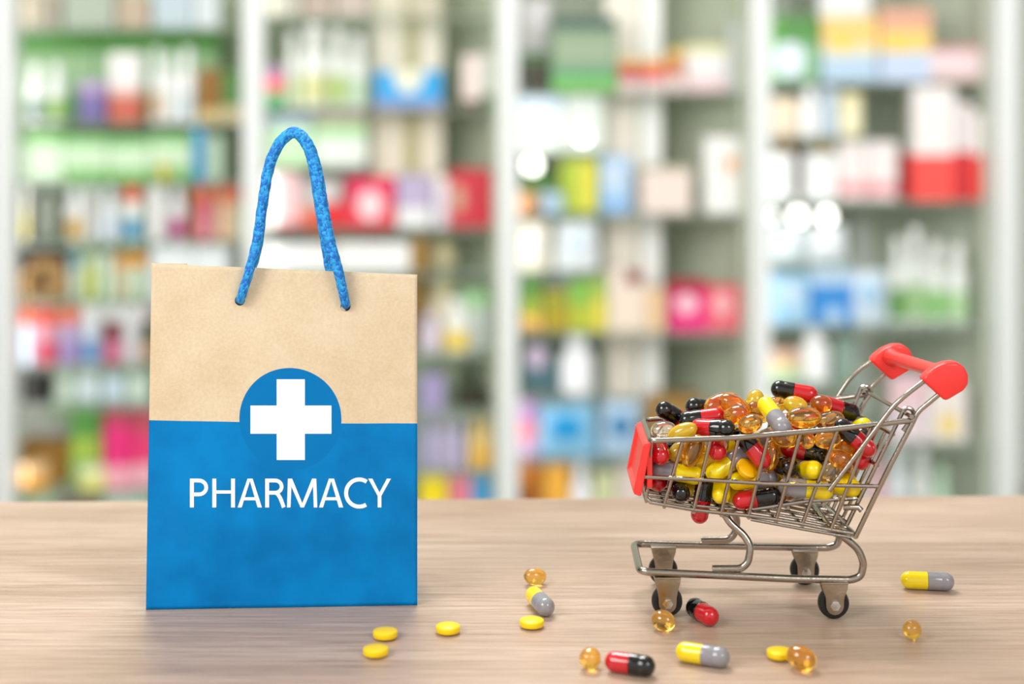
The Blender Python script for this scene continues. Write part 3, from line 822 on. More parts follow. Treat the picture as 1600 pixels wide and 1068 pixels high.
for bi, (nm, post, xi0, xi1, xback, shelves, bc, sc) in enumerate(BAYS):
    t = thing('display_cabinet', f'{nm} open white pharmacy display cabinet with glass shelves behind the table', 'cabinet', (wx((xi0+xi1)/2, S0), S0, BOTZ), 'pharmacy display cabinets')
    T = Matrix.Translation(-t.location)
    def cb(name, bm, m, smooth=False):
        bm.transform(T); return obj(name, bm, m, t, smooth)
    bm = bmesh.new(); pw = .0185; x = wx(post, S0)
    box(bm, (x-pw, S0-.02, BOTZ), (x+pw, S0+.03, TOPZ), .003); cb('front_post', bm, FRAME)
    nxt = wx(BAYS[bi+1][1], S0) if bi < 3 else wx(1570, S0)
    if bi == 3:
        bm = bmesh.new(); box(bm, (nxt-pw, S0-.02, BOTZ), (nxt+pw, S0+.03, TOPZ), .003); cb('front_post', bm, FRAME)
    # slanting side panel running back from the right post
    bm = bmesh.new(); a = Vector((nxt-pw-.006, S0+.031, 0)); b = Vector((wx(xback, BACKY-.012), BACKY-.012, 0)); nn = Vector((.004, 0, 0))
    a0 = Vector((nxt-pw-.006, S0+.031, 0)); a = Vector((nxt-pw-.006, S0+.13, 0))
    poly = [a0-nn, a0+nn, a+nn, b+nn, b-nn, a-nn]
    lo = [bm.verts.new((p.x, p.y, BOTZ+.03)) for p in poly]; hi = [bm.verts.new((p.x, p.y, TOPZ-.03)) for p in poly]
    bm.faces.new(lo); bm.faces.new(hi[::-1])
    for i in range(6): bm.faces.new((lo[i], lo[(i+1) % 6], hi[(i+1) % 6], hi[i]))
    cb('side_panel', bm, mat('panel_'+sc.strip('#'), sc, .45))
    bm = bmesh.new(); box(bm, (x-pw, BACKY, BOTZ), (nxt-pw-.0005, BACKY+.012, TOPZ)); cb('back_panel', bm, mat('panel_'+bc.strip('#'), bc, .5))
    bm = bmesh.new(); box(bm, (x-pw, S0+.031, TOPZ-.03), (nxt-pw-.0005, BACKY, TOPZ)); cb('top_panel', bm, FRAME)
    bm = bmesh.new(); box(bm, (x-pw, S0+.031, BOTZ), (nxt-pw-.0005, BACKY, BOTZ+.03)); cb('plinth', bm, FRAME)
    for ri, py in enumerate(shelves):
        xmax = 9999
        if isinstance(py, tuple): py, xmax = py
        z = wz(py, S0+.03)
        SHELFZ[(bi, ri)] = z; SHELFX[(bi, ri)] = xmax
        bm = bmesh.new(); th = .006
        x0, x1 = x+pw, nxt-pw-.0105; xbk = wx(xback, BACKY-.03)-.008
        if xmax < 9999: x1 = wx(xmax, S0+.03); xbk = min(xbk, x1)
        pl = [(x0, S0+.012), (x1, S0+.012), (x1, S0+.125), (xbk, BACKY-.03), (x0, BACKY-.03)]
        A = [bm.verts.new((q[0], q[1], z)) for q in pl]; B = [bm.verts.new((q[0], q[1], z-th)) for q in pl]
        bm.faces.new(A); bm.faces.new(B[::-1])
        for i in range(5): bm.faces.new((A[i], B[i], B[(i+1) % 5], A[(i+1) % 5]))
        cb('shelf', bm, GLASS)
    CABS.append(t); XLIM.append(nxt-pw-.0115)
    area('cabinet_fill_light', (x+pw+.004, S0+.036, .25), (x+pw+.4, S0+.26, .25), .012, 1.7, .35, (1, .99, .96))  # unseen strip light added to brighten the cabinet interior
# pale vertical strips on the back panels
STR = {0: [(80, 99, '#dfe8d8', 210, 480), (223, 246, '#dfe8d8', 200, 480)],
       1: [(583, 632, '#efe6d0', -100, 280), (655, 692, '#efe6d0', -100, 280), (632, 655, '#b5ad78', -100, 280)],
       2: [(945, 996, '#f3ecdc', -100, 620), (1000, 1033, '#f8f8f4', -100, 640)],
       3: [(1210, 1225, '#e6ece4', -100, 700), (1335, 1360, '#eef0ea', 340, 783)]}
for bi, L_ in STR.items():
    for (a, b, c, y0, y1) in L_:
        YY = (3.16 if bi in (1, 2) else BACKY-.008); bm = bmesh.new()
        box(bm, (wx(a, YY), YY-.006, wz(y1, YY)), (wx(b, YY), YY+.008, min(TOPZ-.03, wz(y0, YY))), .001)
        bm.transform(Matrix.Translation(-CABS[bi].location)); obj('wall_strip', bm, mat('strip_'+c.strip('#'), c, .45), CABS[bi], False)
def bands(bm_fn, z0, z1, cols): pass
def pm(c): return cmat(c)
def goods(bi, ri, kind, x0, x1, ytop, cols, desc, cat, dY=0.0, dep=None, top=None):
    """stand one packed article on shelf ri of cabinet bi; x0,x1,ytop give its outline at its own distance"""
    Y = S0+.045+dY
    z0 = SHELFZ[(bi, ri)]+.0002
    X0, X1 = wx(x0, Y), wx(x1, Y)
    lim = XLIM[bi]; sh = min(0, lim-X1); X0 += sh*.4; X1 += sh; w = X1-X0; h = max(.012, wz(ytop, Y)-z0); cx = (X0+X1)/2
    ups = [z_ for (b_, r_), z_ in SHELFZ.items() if b_ == bi and z_ > z0+.01 and x0+1 < SHELFX[(b_, r_)]]
    if ups: h = min(h, min(ups)-.006-.003-z0)
    dep = dep or min(.07, max(.03, w*.7))
    if kind in ('bottle', 'pump', 'tube', 'jar', 'cyl'): dep = w
    name = {'box': 'carton', 'bottle': 'bottle', 'pump': 'pump_bottle', 'jar': 'jar', 'tube': 'tube', 'cyl': 'canister', 'pack': 'packet', 'arch': 'hoop', 'basket': 'basket', 'bag': 'pouch'}[kind]
    lab = f"{desc}, {ordn[ri]} shelf, {BAYS[bi][0]} cabinet"
    t = thing(name, lab, cat, (cx, Y+dep/2, z0))
    r = w/2
    if kind == 'box':
        # cols: list of (fraction of height from top, colour) bands printed on the carton, last one is the lowest
        n = len(cols); bm = bmesh.new(); box(bm, (-w/2, -dep/2, 0), (w/2, dep/2, h), min(.002, w*.04))
        fr = [c[0] for c in cols]; mats = [pm(c[1]) for c in cols]
        zs = [h*(1-sum(fr[:i+1])) for i in range(n-1)]
        for zc in zs: bmesh.ops.bisect_plane(bm, geom=bm.verts[:]+bm.edges[:]+bm.faces[:], plane_co=(0, 0, zc), plane_no=(0, 0, 1))
        for f in bm.faces:
            zc = f.calc_center_median().z; k = sum(1 for q in zs if zc < q); f.material_index = k
        obj('carton_body', bm, mats, t, False)
        if top:   # round or rectangular emblem on the front
            shape, fx, fz, fw, fh, c = top
            bm = bmesh.new()
            ex, ez, ew, eh = -w/2+fx*w, h*(1-fz), fw*w/2, fh*h/2
            if shape == 'o': poly = [(ex+ew*math.cos(2*PI*i/28), ez+eh*math.sin(2*PI*i/28)) for i in range(28)]
            elif shape == 'u': poly = [(ex-ew, ez+eh), (ex-ew*.75, ez-eh*.4), (ex-ew*.3, ez-eh), (ex+ew*.3, ez-eh), (ex+ew*.75, ez-eh*.4), (ex+ew, ez+eh)]
            else: poly = [(ex-ew, ez-eh), (ex+ew, ez-eh), (ex+ew, ez+eh), (ex-ew, ez+eh)]
            prism(bm, poly, -dep/2-.0008, -dep/2+.0002); e = obj('printed_emblem', bm, pm(c), t, False)
    elif kind in ('bottle', 'pump', 'tube', 'cyl', 'jar'):
        cb_, cc, cl = cols[0], cols[1], cols[2] if len(cols) > 2 else None
        hb = {'bottle': .74, 'pump': .68, 'tube': .72, 'cyl': .86, 'jar': .72}[kind]*h
        if kind == 'bottle': prof = [(r*.9, 0), (r, .003), (r, hb*.78), (r*.9, hb*.9), (r*.5, hb*.985), (r*.42, hb)]; cp = [(r*.6, hb), (r*.62, hb+.002), (r*.58, h-.002), (r*.5, h)]
        if kind == 'pump': prof = [(r*.9, 0), (r, .003), (r, hb*.85), (r*.8, hb*.95), (r*.4, hb)]; cp = [(r*.42, hb), (r*.42, hb+.08*h), (r*.15, hb+.09*h), (r*.15, h*.93), (r*.35, h*.93), (r*.35, h)]
        if kind == 'tube': prof = [(r*.86, 0), (r, .004), (r, hb*.96), (r*.96, hb)]; cp = [(r*.98, hb), (r, hb+.002), (r*.96, h-.003), (r*.85, h)]
        if kind == 'cyl': prof = [(r*.95, 0), (r, .002), (r, hb-.002), (r*.97, hb)]; cp = [(r*1.0, hb), (r*1.0, h-.003), (r*.9, h)]
        if kind == 'jar': prof = [(r*.85, 0), (r, .004), (r, hb-.004), (r*.9, hb)]; cp = [(r*1.0, hb), (r*1.03, hb+.001), (r*1.03, h-.003), (r*.95, h)]
        bm = bmesh.new(); lathe(bm, prof, 20); obj('bottle_body', bm, cmat(cb_, 'plastic'), t)
        bm = bmesh.new(); lathe(bm, cp, 16)
        if kind == 'pump': box(bm, (-r*.9, -r*.14, h*.95), (0, r*.14, h), .0005)
        obj('pump_head' if kind == 'pump' else 'cap', bm, cmat(cc, 'plastic'), t)
        if cl:
            l0, l1 = (.08*hb, .55*hb) if kind != 'jar' else (.1*hb, .85*hb)
            bm = bmesh.new(); lathe(bm, [(r*1.004, l0), (r*1.01, l0+.001), (r*1.01, l1-.001), (r*1.004, l1)], 20); obj('paper_label', bm, pm(cl), t)
    elif kind == 'bag':
        bm = bmesh.new(); n = 14
        for sgn in (-1, 1):
            G = []
            for j in range(n+1):
                v = j/n; row = []
                for i in range(n+1):
                    u = i/n*2-1; bulge = (1-u*u)**.5*(math.sin(PI*min(1, v*.85+.12)))**.6
                    row.append(bm.verts.new((u*w/2*(1-.12*v), sgn*dep*.45*bulge, v*(h-.008)+.007*noise.noise(Vector((u*2, v*3, bi+x0)))*v)))
                G.append(row)
            for j in range(n):
                for i in range(n): bm.faces.new((G[j][i], G[j][i+1], G[j+1][i+1], G[j+1][i]))
        bmesh.ops.remove_doubles(bm, verts=bm.verts[:], dist=.0002)
        obj('pouch_body', bm, pm(cols[0]), t)
        if len(cols) > 1:
            bm = bmesh.new(); lathe(bm, [(0, 0), (1, .0), (.93, .25), (.7, .5), (0, .62)], 24, Matrix.Translation((0, -dep*.3, h*.52)) @ Matrix.Scale(h*.24, 4, (0, 0, 1)) @ Matrix.Scale(w*.27, 4, (1, 0, 0)) @ Matrix.Scale(.03, 4, (0, 1, 0)) @ Matrix.Rotation(PI/2, 4, 'X'))
            obj('printed_emblem', bm, pm(cols[1]), t)
    elif kind == 'arch':
        bm = bmesh.new(); rr_ = w/2
        pts = [Vector((-rr_, 0, .004)), Vector((-rr_, 0, h-rr_))]+[Vector((-rr_*math.cos(a), 0, h-rr_+rr_*math.sin(a))) for a in [PI*i/12 for i in range(1, 12)]]+[Vector((rr_, 0, h-rr_)), Vector((rr_, 0, .004))]
        tube(bm, pts, .0065, 10); obj('bow', bm, pm(cols[0]), t); bm = bmesh.new(); box(bm, (-rr_-.01, -.012, 0), (rr_+.01, .012, .006), .001); obj('foot', bm, pm(cols[0]), t, False)
    elif kind == 'basket':
        bm = bmesh.new(); box(bm, (-w/2, -dep/2+.012, 0), (w/2, dep/2, h), .003); obj('inner_lining', bm, pm(cols[0]), t, False)
        for a, b in (((-w/2, 0), (w/2*.2, h)), ((w/2, 0), (w/2*.1, h*.95)), ((-w/2, h*.02), (w/2, h*.05)), ((w/2*.98, 0), (w/2*.7, h))):
            bm = bmesh.new(); tube(bm, [(a[0], -dep/2, a[1]+.013), (b[0], -dep/2, max(.013, b[1]-.014))], .012, 8); obj('wooden_slat', bm, pm(cols[1]), t)
    return t
W_, PW = '#f4f4f2', '#e9ecec'
G = goods
# ---- leftmost cabinet
for a, b, yt, c, d in ((26, 92, -10, '#a39a88', 'grey brown'), (98, 178, -20, '#a9b3a2', 'grey green'), (183, 232, -8, '#b9a58d', 'tan'), (238, 300, -30, '#b7c6cc', 'pale blue grey'), (303, 342, -20, '#cfd6d8', 'very pale grey')):
    G(0, 0, 'box', a, b, yt, [(1, c)], d+' carton', 'box')
for a, b in ((28, 150), (152, 262), (264, 340)):
    G(0, 1, 'box', a, b, 52, [(.22, '#6fb858'), (.42, '#b3d9a6'), (.36, '#86c674')], {28: 'wide green and white backing carton at left', 152: 'wide green and white backing carton in the middle', 264: 'wide green and white backing carton at right'}[a], 'box', dY=.17, dep=.05)
for a, b, c in ((8+12, 31, '#d99b3c'), (38, 64, '#9aa4a8'), (70, 97, '#9cc070')):
    G(0, 1, 'bottle', a+2, b, 100, [W_, '#f6f6f6', c], {'#d99b3c': 'white bottle with orange label', '#9aa4a8': 'white bottle with grey label', '#9cc070': 'white bottle with light green label'}[c], 'bottle')
G(0, 1, 'jar', 114, 167, 126, ['#8f7aab', '#b9a6cc', '#7a6fa6'], 'purple jar with a lilac lid', 'jar')
G(0, 1, 'box', 170, 219, 82, [(.5, '#ece8e6'), (.12, '#e0b9ae'), (.38, '#c4644f')], 'white carton with a red lower half', 'box')
for i, (a, b, c) in enumerate(((233, 252, '#d8b8a0'), (254, 276, '#e8ece8'), (278, 303, '#d3dae0'))):
    G(0, 1, 'bottle', a, b, 74+8*(i % 2), [W_, '#eef2ee', c], ['white bottle with a peach label', 'tall all-white bottle', 'white bottle with a pale grey label'][i], 'bottle')
G(0, 1, 'box', 309, 344, 108, [(.75, '#8d5f1a'), (.25, '#cbb57c')], 'brown and cream carton', 'box')
G(0, 1, 'box', 346, 379, 108, [(.7, '#4f8038'), (.3, '#c9b890')], 'dark green and cream carton', 'box', dY=.0)
G(0, 2, 'box', 24, 98, 206, [(.25, '#8cc77a'), (.75, '#d2e5ca')], 'green topped pale carton at left', 'box', dY=.03)
for a, b, d in ((100, 168, 'left'), (170, 232, 'middle'), (234, 300, 'right')):
    G(0, 2, 'box', a, b, 210+(a % 3)*3, [(.22, '#8fcb80'), (.5, '#cfe6c6'), (.28, '#83bf6c')], f'green carton with a white band, {d} of three', 'box', dY=.02)
G(0, 2, 'box', 302, 347, 212, [(1, '#c6dcc2')], 'plain pale green carton', 'box', dY=.02)
G(0, 2, 'bottle', 246, 262, 248, ['#d9c13a', '#e6e2a0'], 'small yellow bottle', 'bottle', dY=-.01)
G(0, 2, 'cyl', 300, 318, 170, ['#3d9ad0', '#60b4e0'], 'small blue canister', 'canister', dY=-.02)
for a, b, c1, c2, c3, d, k, yt in ((16, 30, '#dbe070', PW, '#c7d24a', 'white bottle with a lime label', 'bottle', 296), (31, 45, '#e9e7c8', W_, '#e6d98a', 'white bottle with a cream label', 'bottle', 286),
     (95, 128, W_, W_, '#d8b36c', 'wide white bottle with a tan label', 'bottle', 278), (131, 150, '#e2dcdc', W_, '#e8e8e8', 'pale grey tube', 'tube', 282), (153, 183, '#e9eef2', PW, '#d8e2ee', 'white bottle with an icy blue label', 'bottle', 282),
     (187, 219, '#eef0e8', '#e8643c', '#4f9fc4', 'bottle with orange cap and blue label', 'tube', 290), (227, 256, '#f0f0ec', W_, '#eeeeea', 'plain white tube', 'tube', 284), (259, 289, '#e9e4e8', '#f0eef0', '#b8508a', 'white bottle with a magenta label', 'bottle', 280),
     (293, 304, '#a35824', '#c8602c', '#b5581c', 'slim brown bottle', 'tube', 290), (305, 329, '#e8708a', '#e8704a', '#ef92a4', 'pink tube with orange cap', 'tube', 286), (335, 362, '#f0c0a0', '#e8704a', '#f2c8ac', 'peach tube with orange cap', 'tube', 284), (365, 384, '#ccd2a0', '#d8481c', '#d6dab4', 'pale green tube with red cap', 'tube', 282)):
    G(0, 3, k, a+2, b-1, yt, [c1, c2, c3], d, 'bottle' if k == 'bottle' else 'tube')
G(0, 3, 'arch', 48, 89, 296, ['#3c4438'], 'dark arched hoop', 'hoop', dY=-.025)
G(0, 4, 'basket', 26, 98, 392, ['#1c1410', '#a8834f'], 'dark basket with crossed wooden slats', 'basket')
for a, b, c, e, d in ((104, 124, '#c9d6c4', '#7fa6b8', 'pale green tub with blue lid'), (128, 150, '#ccd47a', '#c8d8b0', 'lime yellow tub'), (153, 174, '#c8dcc4', '#cfe0d0', 'plain pale green tub'), (177, 197, '#d8cfae', '#e4a860', 'beige tub with peach lid'), (200, 226, '#cfe0c8', '#eda02c', 'pale tub with an orange lid')):
    G(0, 4, 'jar', a, b, 398, [c, e], d, 'tub')
for a, b, d in ((236, 300, 'left'), (302, 358, 'right')): G(0, 4, 'box', a, b, 384, [(1, '#e6ecee')], f'plain white carton behind the bag, {d} one', 'box')
for a, b, c1, c2, c3, d in ((22, 51, '#cfe2f4', '#ea6a3e', '#cfe2f4', 'light blue tube with orange cap'), (54, 85, '#e6a0b0', '#ee5a3e', '#d84a66', 'red and pink tube with orange cap'), (88, 121, '#b9a6cc', '#ee7a5a', '#a890c4', 'purple tube with orange cap'),
     (124, 154, '#d4dce8', '#f0f0f0', '#6f9acb', 'white tube with a blue label'), (158, 187, '#7a3038', '#e6e6e6', '#d87898', 'dark red tube with a pink label'), (189, 216, '#dcdcde', '#f0f0f0', '#d4d0d4', 'grey white tube'), (219, 238, '#3a4436', '#e4d0d4', '#c8a084', 'dark tube with a tan label')):
    G(0, 5, 'tube', a, b, 482 if a < 120 else 474, [c1, c2, c3], d, 'tube')
G(0, 6, 'box', 32, 76, 578, [(1, '#1e1c18')], 'black carton', 'box')
for a, b, c, d in ((80, 112, '#d2e0d2', 'pale green pouch'), (115, 152, '#dbe8ec', 'icy white pouch'), (156, 192, '#cfe0ec', 'pale blue pouch'), (195, 230, '#d6e6d8', 'mint white pouch')):
    G(0, 6, 'bag', a, b, 580, [c], d, 'pouch', dY=.01)
G(0, 7, 'box', 28, 108, 692, [(.55, '#8a6420'), (.45, '#a87c34')], 'wide golden brown carton', 'box', dY=.05)
G(0, 7, 'box', 62, 108, 664, [(.28, '#e6e6e2'), (.72, '#7c5a28')], 'brown carton with a white lid', 'box', dY=.13)
G(0, 7, 'jar', 30, 72, 728, ['#eeb27c', '#f0c896', '#eeb050'], 'peach and yellow jar', 'jar', dY=-.015)
G(0, 7, 'box', 110, 158, 634, [(.4, '#5c9a48'), (.3, '#a0bc4c'), (.3, '#86bc70')], 'tall green carton', 'box', dY=.03)
G(0, 7, 'jar', 118, 162, 734, ['#e6e48a', '#eef0c8', '#e2e07c'], 'pale yellow jar', 'jar', dY=-.02)
G(0, 7, 'box', 162, 204, 640, [(.2, '#b84a5e'), (.5, '#e8307c'), (.3, '#f0a8b8')], 'magenta carton with pale pink base', 'box')
G(0, 7, 'box', 206, 240, 640, [(.3, '#c8586a'), (.4, '#e8407a'), (.3, '#f0b4c0')], 'deep pink carton at the bag edge', 'box', dY=.02)
G(0, 8, 'box', 90, 150, 772, [(1, '#7a6a56')], 'dull brown carton', 'box'); G(0, 8, 'box', 30, 86, 774, [(1, '#b4ceac')], 'pale green carton at left', 'box'); G(0, 8, 'box', 160, 232, 770, [(1, '#bcd6c4')], 'pale mint carton', 'box')
# ---- second cabinet
for a, b, yt, c, d in ((415, 470, -14, '#b8b4a4', 'grey beige'), (475, 520, -10, '#b8a494', 'dusty brown'), (525, 575, -20, '#bfb0a2', 'rose brown'), (640, 690, -16, '#c0b8a0', 'straw coloured')):
    G(1, 0, 'box', a, b, yt, [(1, c)], d+' carton', 'box')
G(1, 1, 'box', 413, 446, 104, [(.3, '#8a6a86'), (.3, '#c8525c'), (.4, '#3f8a58')], 'small red and green carton', 'box')
for a, b, c, d, yt in ((446, 466, '#cfe0b8', 'white bottle with a pale green label', 52), (468, 508, '#d8d8a0', 'wide white bottle with an olive label', 38), (512, 540, '#b9ce84', 'white bottle with a lime green label', 44), (542, 572, '#c6dcc0', 'white bottle with a mint label', 54)):
    G(1, 1, 'bottle', a, b, yt, ['#e8ece4', '#eef0ea', c], d, 'bottle')
G(1, 1, 'box', 586, 690, 110, [(.8, '#28a0dc'), (.2, '#8f98c8')], 'bright blue carton with a cream hollow', 'box', top=('u', .5, .28, .5, .62, '#e8e6cc'))
G(1, 1, 'box', 722, 752, 86, [(.85, '#efdcd4'), (.15, '#6a4a34')], 'pinkish white carton with dark foot', 'box', dY=.02)
G(1, 1, 'box', 754, 778, 84, [(.75, '#dfe4dc'), (.25, '#4f7a46')], 'white carton with green foot', 'box', dY=.03)
G(1, 2, 'box', 414, 488, 180, [(.25, '#a9bcc8'), (.75, '#bfe0b4')], 'green and pale blue carton', 'box', dY=.03)
G(1, 2, 'box', 490, 572, 178, [(.2, '#c8b8a8'), (.25, '#a9d69a'), (.55, '#e4ece2')], 'white carton with a green stripe', 'box', dY=.04)
G(1, 3, 'box', 414, 436, 268, [(1, '#efe8e6')], 'slim white carton', 'box')
G(1, 3, 'box', 437, 468, 266, [(.9, '#ecc4c6'), (.1, '#e87a80')], 'pale pink carton', 'box')
G(1, 3, 'box', 470, 532, 280, [(.5, '#e4e8e4'), (.3, '#e6dcc8'), (.2, '#e84a48')], 'white carton with a red base', 'box', dY=.05)
G(1, 3, 'jar', 470, 500, 322, ['#e8623e', '#e0a090'], 'low orange red jar', 'jar', dY=-.02)
G(1, 3, 'box', 502, 540, 318, [(1, '#dc2a34')], 'small plain red carton', 'box')
G(1, 3, 'box', 541, 616, 278, [(.4, '#e2305c'), (.6, '#e4324a')], 'red carton with a round pale emblem', 'box', top=('o', .5, .55, .55, .62, '#f0d4d8'))
G(1, 3, 'box', 620, 672, 274, [(.62, '#b7aac8'), (.38, '#e6e6e6')], 'lilac carton with a white base', 'box')
G(1, 3, 'cyl', 674, 704, 278, ['#e4dce4', '#f0e6dc'], 'cream canister', 'canister')
G(1, 3, 'box', 706, 778, 266, [(1, '#c8303e')], 'dark red carton with a tan oval', 'box', top=('o', .2, .5, .34, .5, '#c89a80'))
for a, b, yt, c, d in ((418, 452, 372, '#b7c6bc', 'grey green jar'), (455, 480, 366, '#a0c0e4', 'light blue jar'), (483, 506, 364, '#e8bc54', 'yellow jar'), (510, 560, 364, '#e6cfa4', 'low tan jar'), (566, 600, 362, '#c49082', 'low rosy brown jar')):
    G(1, 4, 'jar', a, b, yt, [c, c], d, 'jar', dY=.12)
G(1, 4, 'box', 412, 520, 382, [(1, '#f0f0ee')], 'wide white carton behind the rope handle', 'box'); G(1, 4, 'box', 524, 640, 380, [(1, '#f2f1ee')], 'wide white carton right of the rope handle', 'box')
G(1, 4, 'box', 642, 668, 372, [(1, '#9a7434')], 'narrow brown carton', 'box')
G(1, 5, 'box', 640, 668, 430, [(.6, '#8a6a30'), (.4, '#7a6040')], 'brown carton behind the bag corner', 'box', dY=.06)
G(1, 4, 'bottle', 670, 712, 372, ['#cfc49a', '#cabf90'], 'beige bottle', 'bottle', dY=.05)
G(1, 5, 'bottle', 668, 716, 436, ['#ece0c0', '#e4d9ae', '#e6c838'], 'cream bottle with a yellow label', 'bottle', dY=.05)
G(1, 5, 'jar', 716, 775, 455, ['#cfd8cc', '#a4cf9c', '#c0c8c4'], 'round pale green jar', 'jar')
G(1, 5, 'bottle', 656, 690, 492, ['#dcd0e0', '#d4c8dc'], 'pale lilac bottle', 'bottle', dY=-.02)
G(1, 5, 'bottle', 692, 732, 468, ['#eeeee4', '#f0f0ea', '#e8cc50'], 'white bottle with a golden label', 'bottle', dY=-.03)
G(1, 6, 'box', 656, 694, 586, [(1, '#a397c0')], 'violet grey carton', 'box'); G(1, 6, 'jar', 708, 762, 612, ['#3e382a', '#4a4636'], 'dark brown tub', 'tub', dY=.03)
G(1, 6, 'bottle', 716, 742, 560, ['#5c6a54', '#6c7a64'], 'dark green bottle', 'bottle', dY=.1)
for a, b, c, d, yt in ((656, 682, '#b5aecd', 'lavender bottle at the bag edge', 652), (684, 706, '#c6bad6', 'pale lavender bottle', 648), (707, 728, '#b8b2d0', 'lavender blue bottle', 656), (731, 755, '#e8c884', 'yellow cream bottle', 656), (757, 779, '#ecd08a', 'golden cream bottle', 648)):
    G(1, 7, 'bottle', a, b, yt, [c, c, '#eebf5a' if a > 730 else c], d, 'bottle')
for a, b, c, d in ((655, 698, '#f6dc1c', 'bright yellow carton'), (702, 736, '#e68290', 'rose pink carton'), (739, 778, '#4a9fd0', 'sky blue carton')):
    G(1, 8, 'box', a, b, 744, [(.6, c), (.4, c)], d, 'box')
G(1, 7, 'box', 420, 650, 700, [(1, '#c8c4c0')], 'wide grey carton hidden mostly behind the bag', 'box', dY=.1)
# ---- third cabinet
G(2, 1, 'box', 812, 860, 82, [(.25, '#3f6a38'), (.75, '#3a3626')], 'very dark green carton', 'box', dY=.04)
G(2, 1, 'box', 862, 964, 26, [(.17, '#3e5a4e'), (.52, '#82997a'), (.14, '#5c9a70'), (.17, '#74b85a')], 'big green carton with a grey green front', 'box', top=('r', .5, .45, .86, .3, '#94a688'))
G(2, 1, 'bag', 806, 862, -10, ['#e9e4e6'], 'large white pouch hanging over the dark carton', 'pouch', dY=.1)
for a, b, c, d in ((968, 999, '#b83034', 'small dark red and white carton'), (1003, 1040, '#d8564c', 'small orange red carton'), (1043, 1068, '#c87a4c', 'small amber and red carton')):
    G(2, 1, 'box', a, b, 92 if a != 1043 else 76, [(.2, '#d8b85a'), (.45, c), (.35, '#dcc8c4')], d, 'box')
G(2, 1, 'box', 1070, 1140, 70, [(.2, '#e0dca8'), (.5, '#e6e4e2'), (.3, '#e4c6c8')], 'white carton with a pinkish base', 'box', dY=.02)
G(2, 1, 'box', 1142, 1166, 34, [(1, '#b9beb8')], 'tall grey carton', 'box', dY=.0)
G(2, 2, 'box', 812, 878, 146, [(.3, '#cfdcf0'), (.7, '#e6ece6')], 'pale blue topped white carton', 'box', dY=.02); G(2, 2, 'box', 882, 942, 148, [(1, '#dde4dc')], 'white green tinted carton', 'box', dY=.02)
G(2, 3, 'box', 812, 872, 268, [(.5, '#4e7838'), (.5, '#8a9a3c')], 'dark green and olive carton', 'box', dY=.05)
G(2, 3, 'jar', 812, 840, 302, ['#e6a46c', '#e0b080'], 'orange tub', 'tub', dY=-.02); G(2, 3, 'jar', 843, 882, 302, ['#a9c4dc', '#b4cce4'], 'pale blue tub', 'tub', dY=-.02)
G(2, 3, 'box', 876, 934, 248, [(1, '#a8bc3c')], 'yellow green carton', 'box', top=('r', .72, .5, .42, .9, '#dcd44a'))
G(2, 3, 'box', 938, 986, 234, [(.75, '#a9c8e6'), (.25, '#8ab4e0')], 'light blue carton', 'box', top=('o', .4, .35, .5, .45, '#ccd8e4'))
G(2, 3, 'box', 1002, 1080, 260, [(.12, '#c0b8a0'), (.88, '#e8d6cc')], 'pale pink carton', 'box')
G(2, 3, 'box', 1104, 1164, 214, [(1, '#eeece8')], 'white carton with an orange spot', 'box', top=('o', .72, .36, .32, .24, '#e8a468'))
G(2, 4, 'bag', 808, 862, 340, ['#f2ead8', '#ffffff'], 'cream white pouch', 'pouch'); G(2, 4, 'bag', 866, 938, 340, ['#eef2f6', '#dceaf6'], 'white pouch tinted blue', 'pouch')
G(2, 5, 'box', 814, 846, 432, [(.45, '#5c8a40'), (.3, '#9aa838'), (.25, '#e8b45c')], 'green carton with a peach base', 'box', dY=.02)
G(2, 5, 'bag', 846, 906, 420, ['#e6eff6'], 'icy blue pouch', 'pouch', dY=.1)
G(2, 5, 'box', 849, 888, 452, [(.5, '#9c9a34'), (.5, '#b09a28')], 'olive yellow carton', 'box'); G(2, 5, 'box', 890, 922, 438, [(.5, '#86bc50'), (.5, '#b8c03c')], 'leaf green carton', 'box'); G(2, 5, 'box', 924, 948, 432, [(.4, '#a4c058'), (.6, '#e0d450')], 'yellow carton with green top', 'box')
G(2, 5, 'box', 951, 1009, 420, [(.28, '#ead9cc'), (.72, '#ecdac8')], 'beige carton with a dark red spot', 'box', top=('r', .68, .14, .44, .22, '#7a2e22'))
G(2, 5, 'box', 1011, 1038, 452, [(1, '#eac69c')], 'peach carton', 'box')
G(2, 5, 'box', 1046, 1106, 440, [(.22, '#a81c30'), (.78, '#e6287c')], 'magenta carton with a pale circle', 'box', top=('o', .45, .45, .55, .42, '#f2c8d4'))
G(2, 5, 'box', 1109, 1167, 448, [(.6, '#e8606c'), (.4, '#e86878')], 'coral carton with a pink circle', 'box', top=('o', .45, .38, .55, .5, '#f0b8bc'))
G(2, 6, 'box', 814, 874, 528, [(.5, '#46544c'), (.5, '#4a6a72')], 'dark slate carton', 'box', dY=.04, top=('o', .4, .35, .5, .45, '#c8b4cc'))
G(2, 6, 'bottle', 876, 930, 520, ['#f4f4f8', '#f0f2f6'], 'large white bottle', 'bottle')
G(2, 7, 'box', 812, 842, 606, [(.4, '#a884b0'), (.3, '#cf7f8c'), (.3, '#b498b8')], 'mauve and rose carton', 'box')
G(2, 7, 'bag', 834, 936, 600, ['#8cc4e6', '#149ad8'], 'light blue pouch with a deep blue spot', 'pouch', dY=-.02)
G(2, 7, 'bag', 938, 1004, 604, ['#b8d4ec', '#4a86b8'], 'pale blue pouch with a dark blue spot', 'pouch')
G(2, 7, 'box', 1012, 1100, 622, [(.5, '#a07a3c'), (.5, '#94723c')], 'brown carton behind the trolley', 'box')
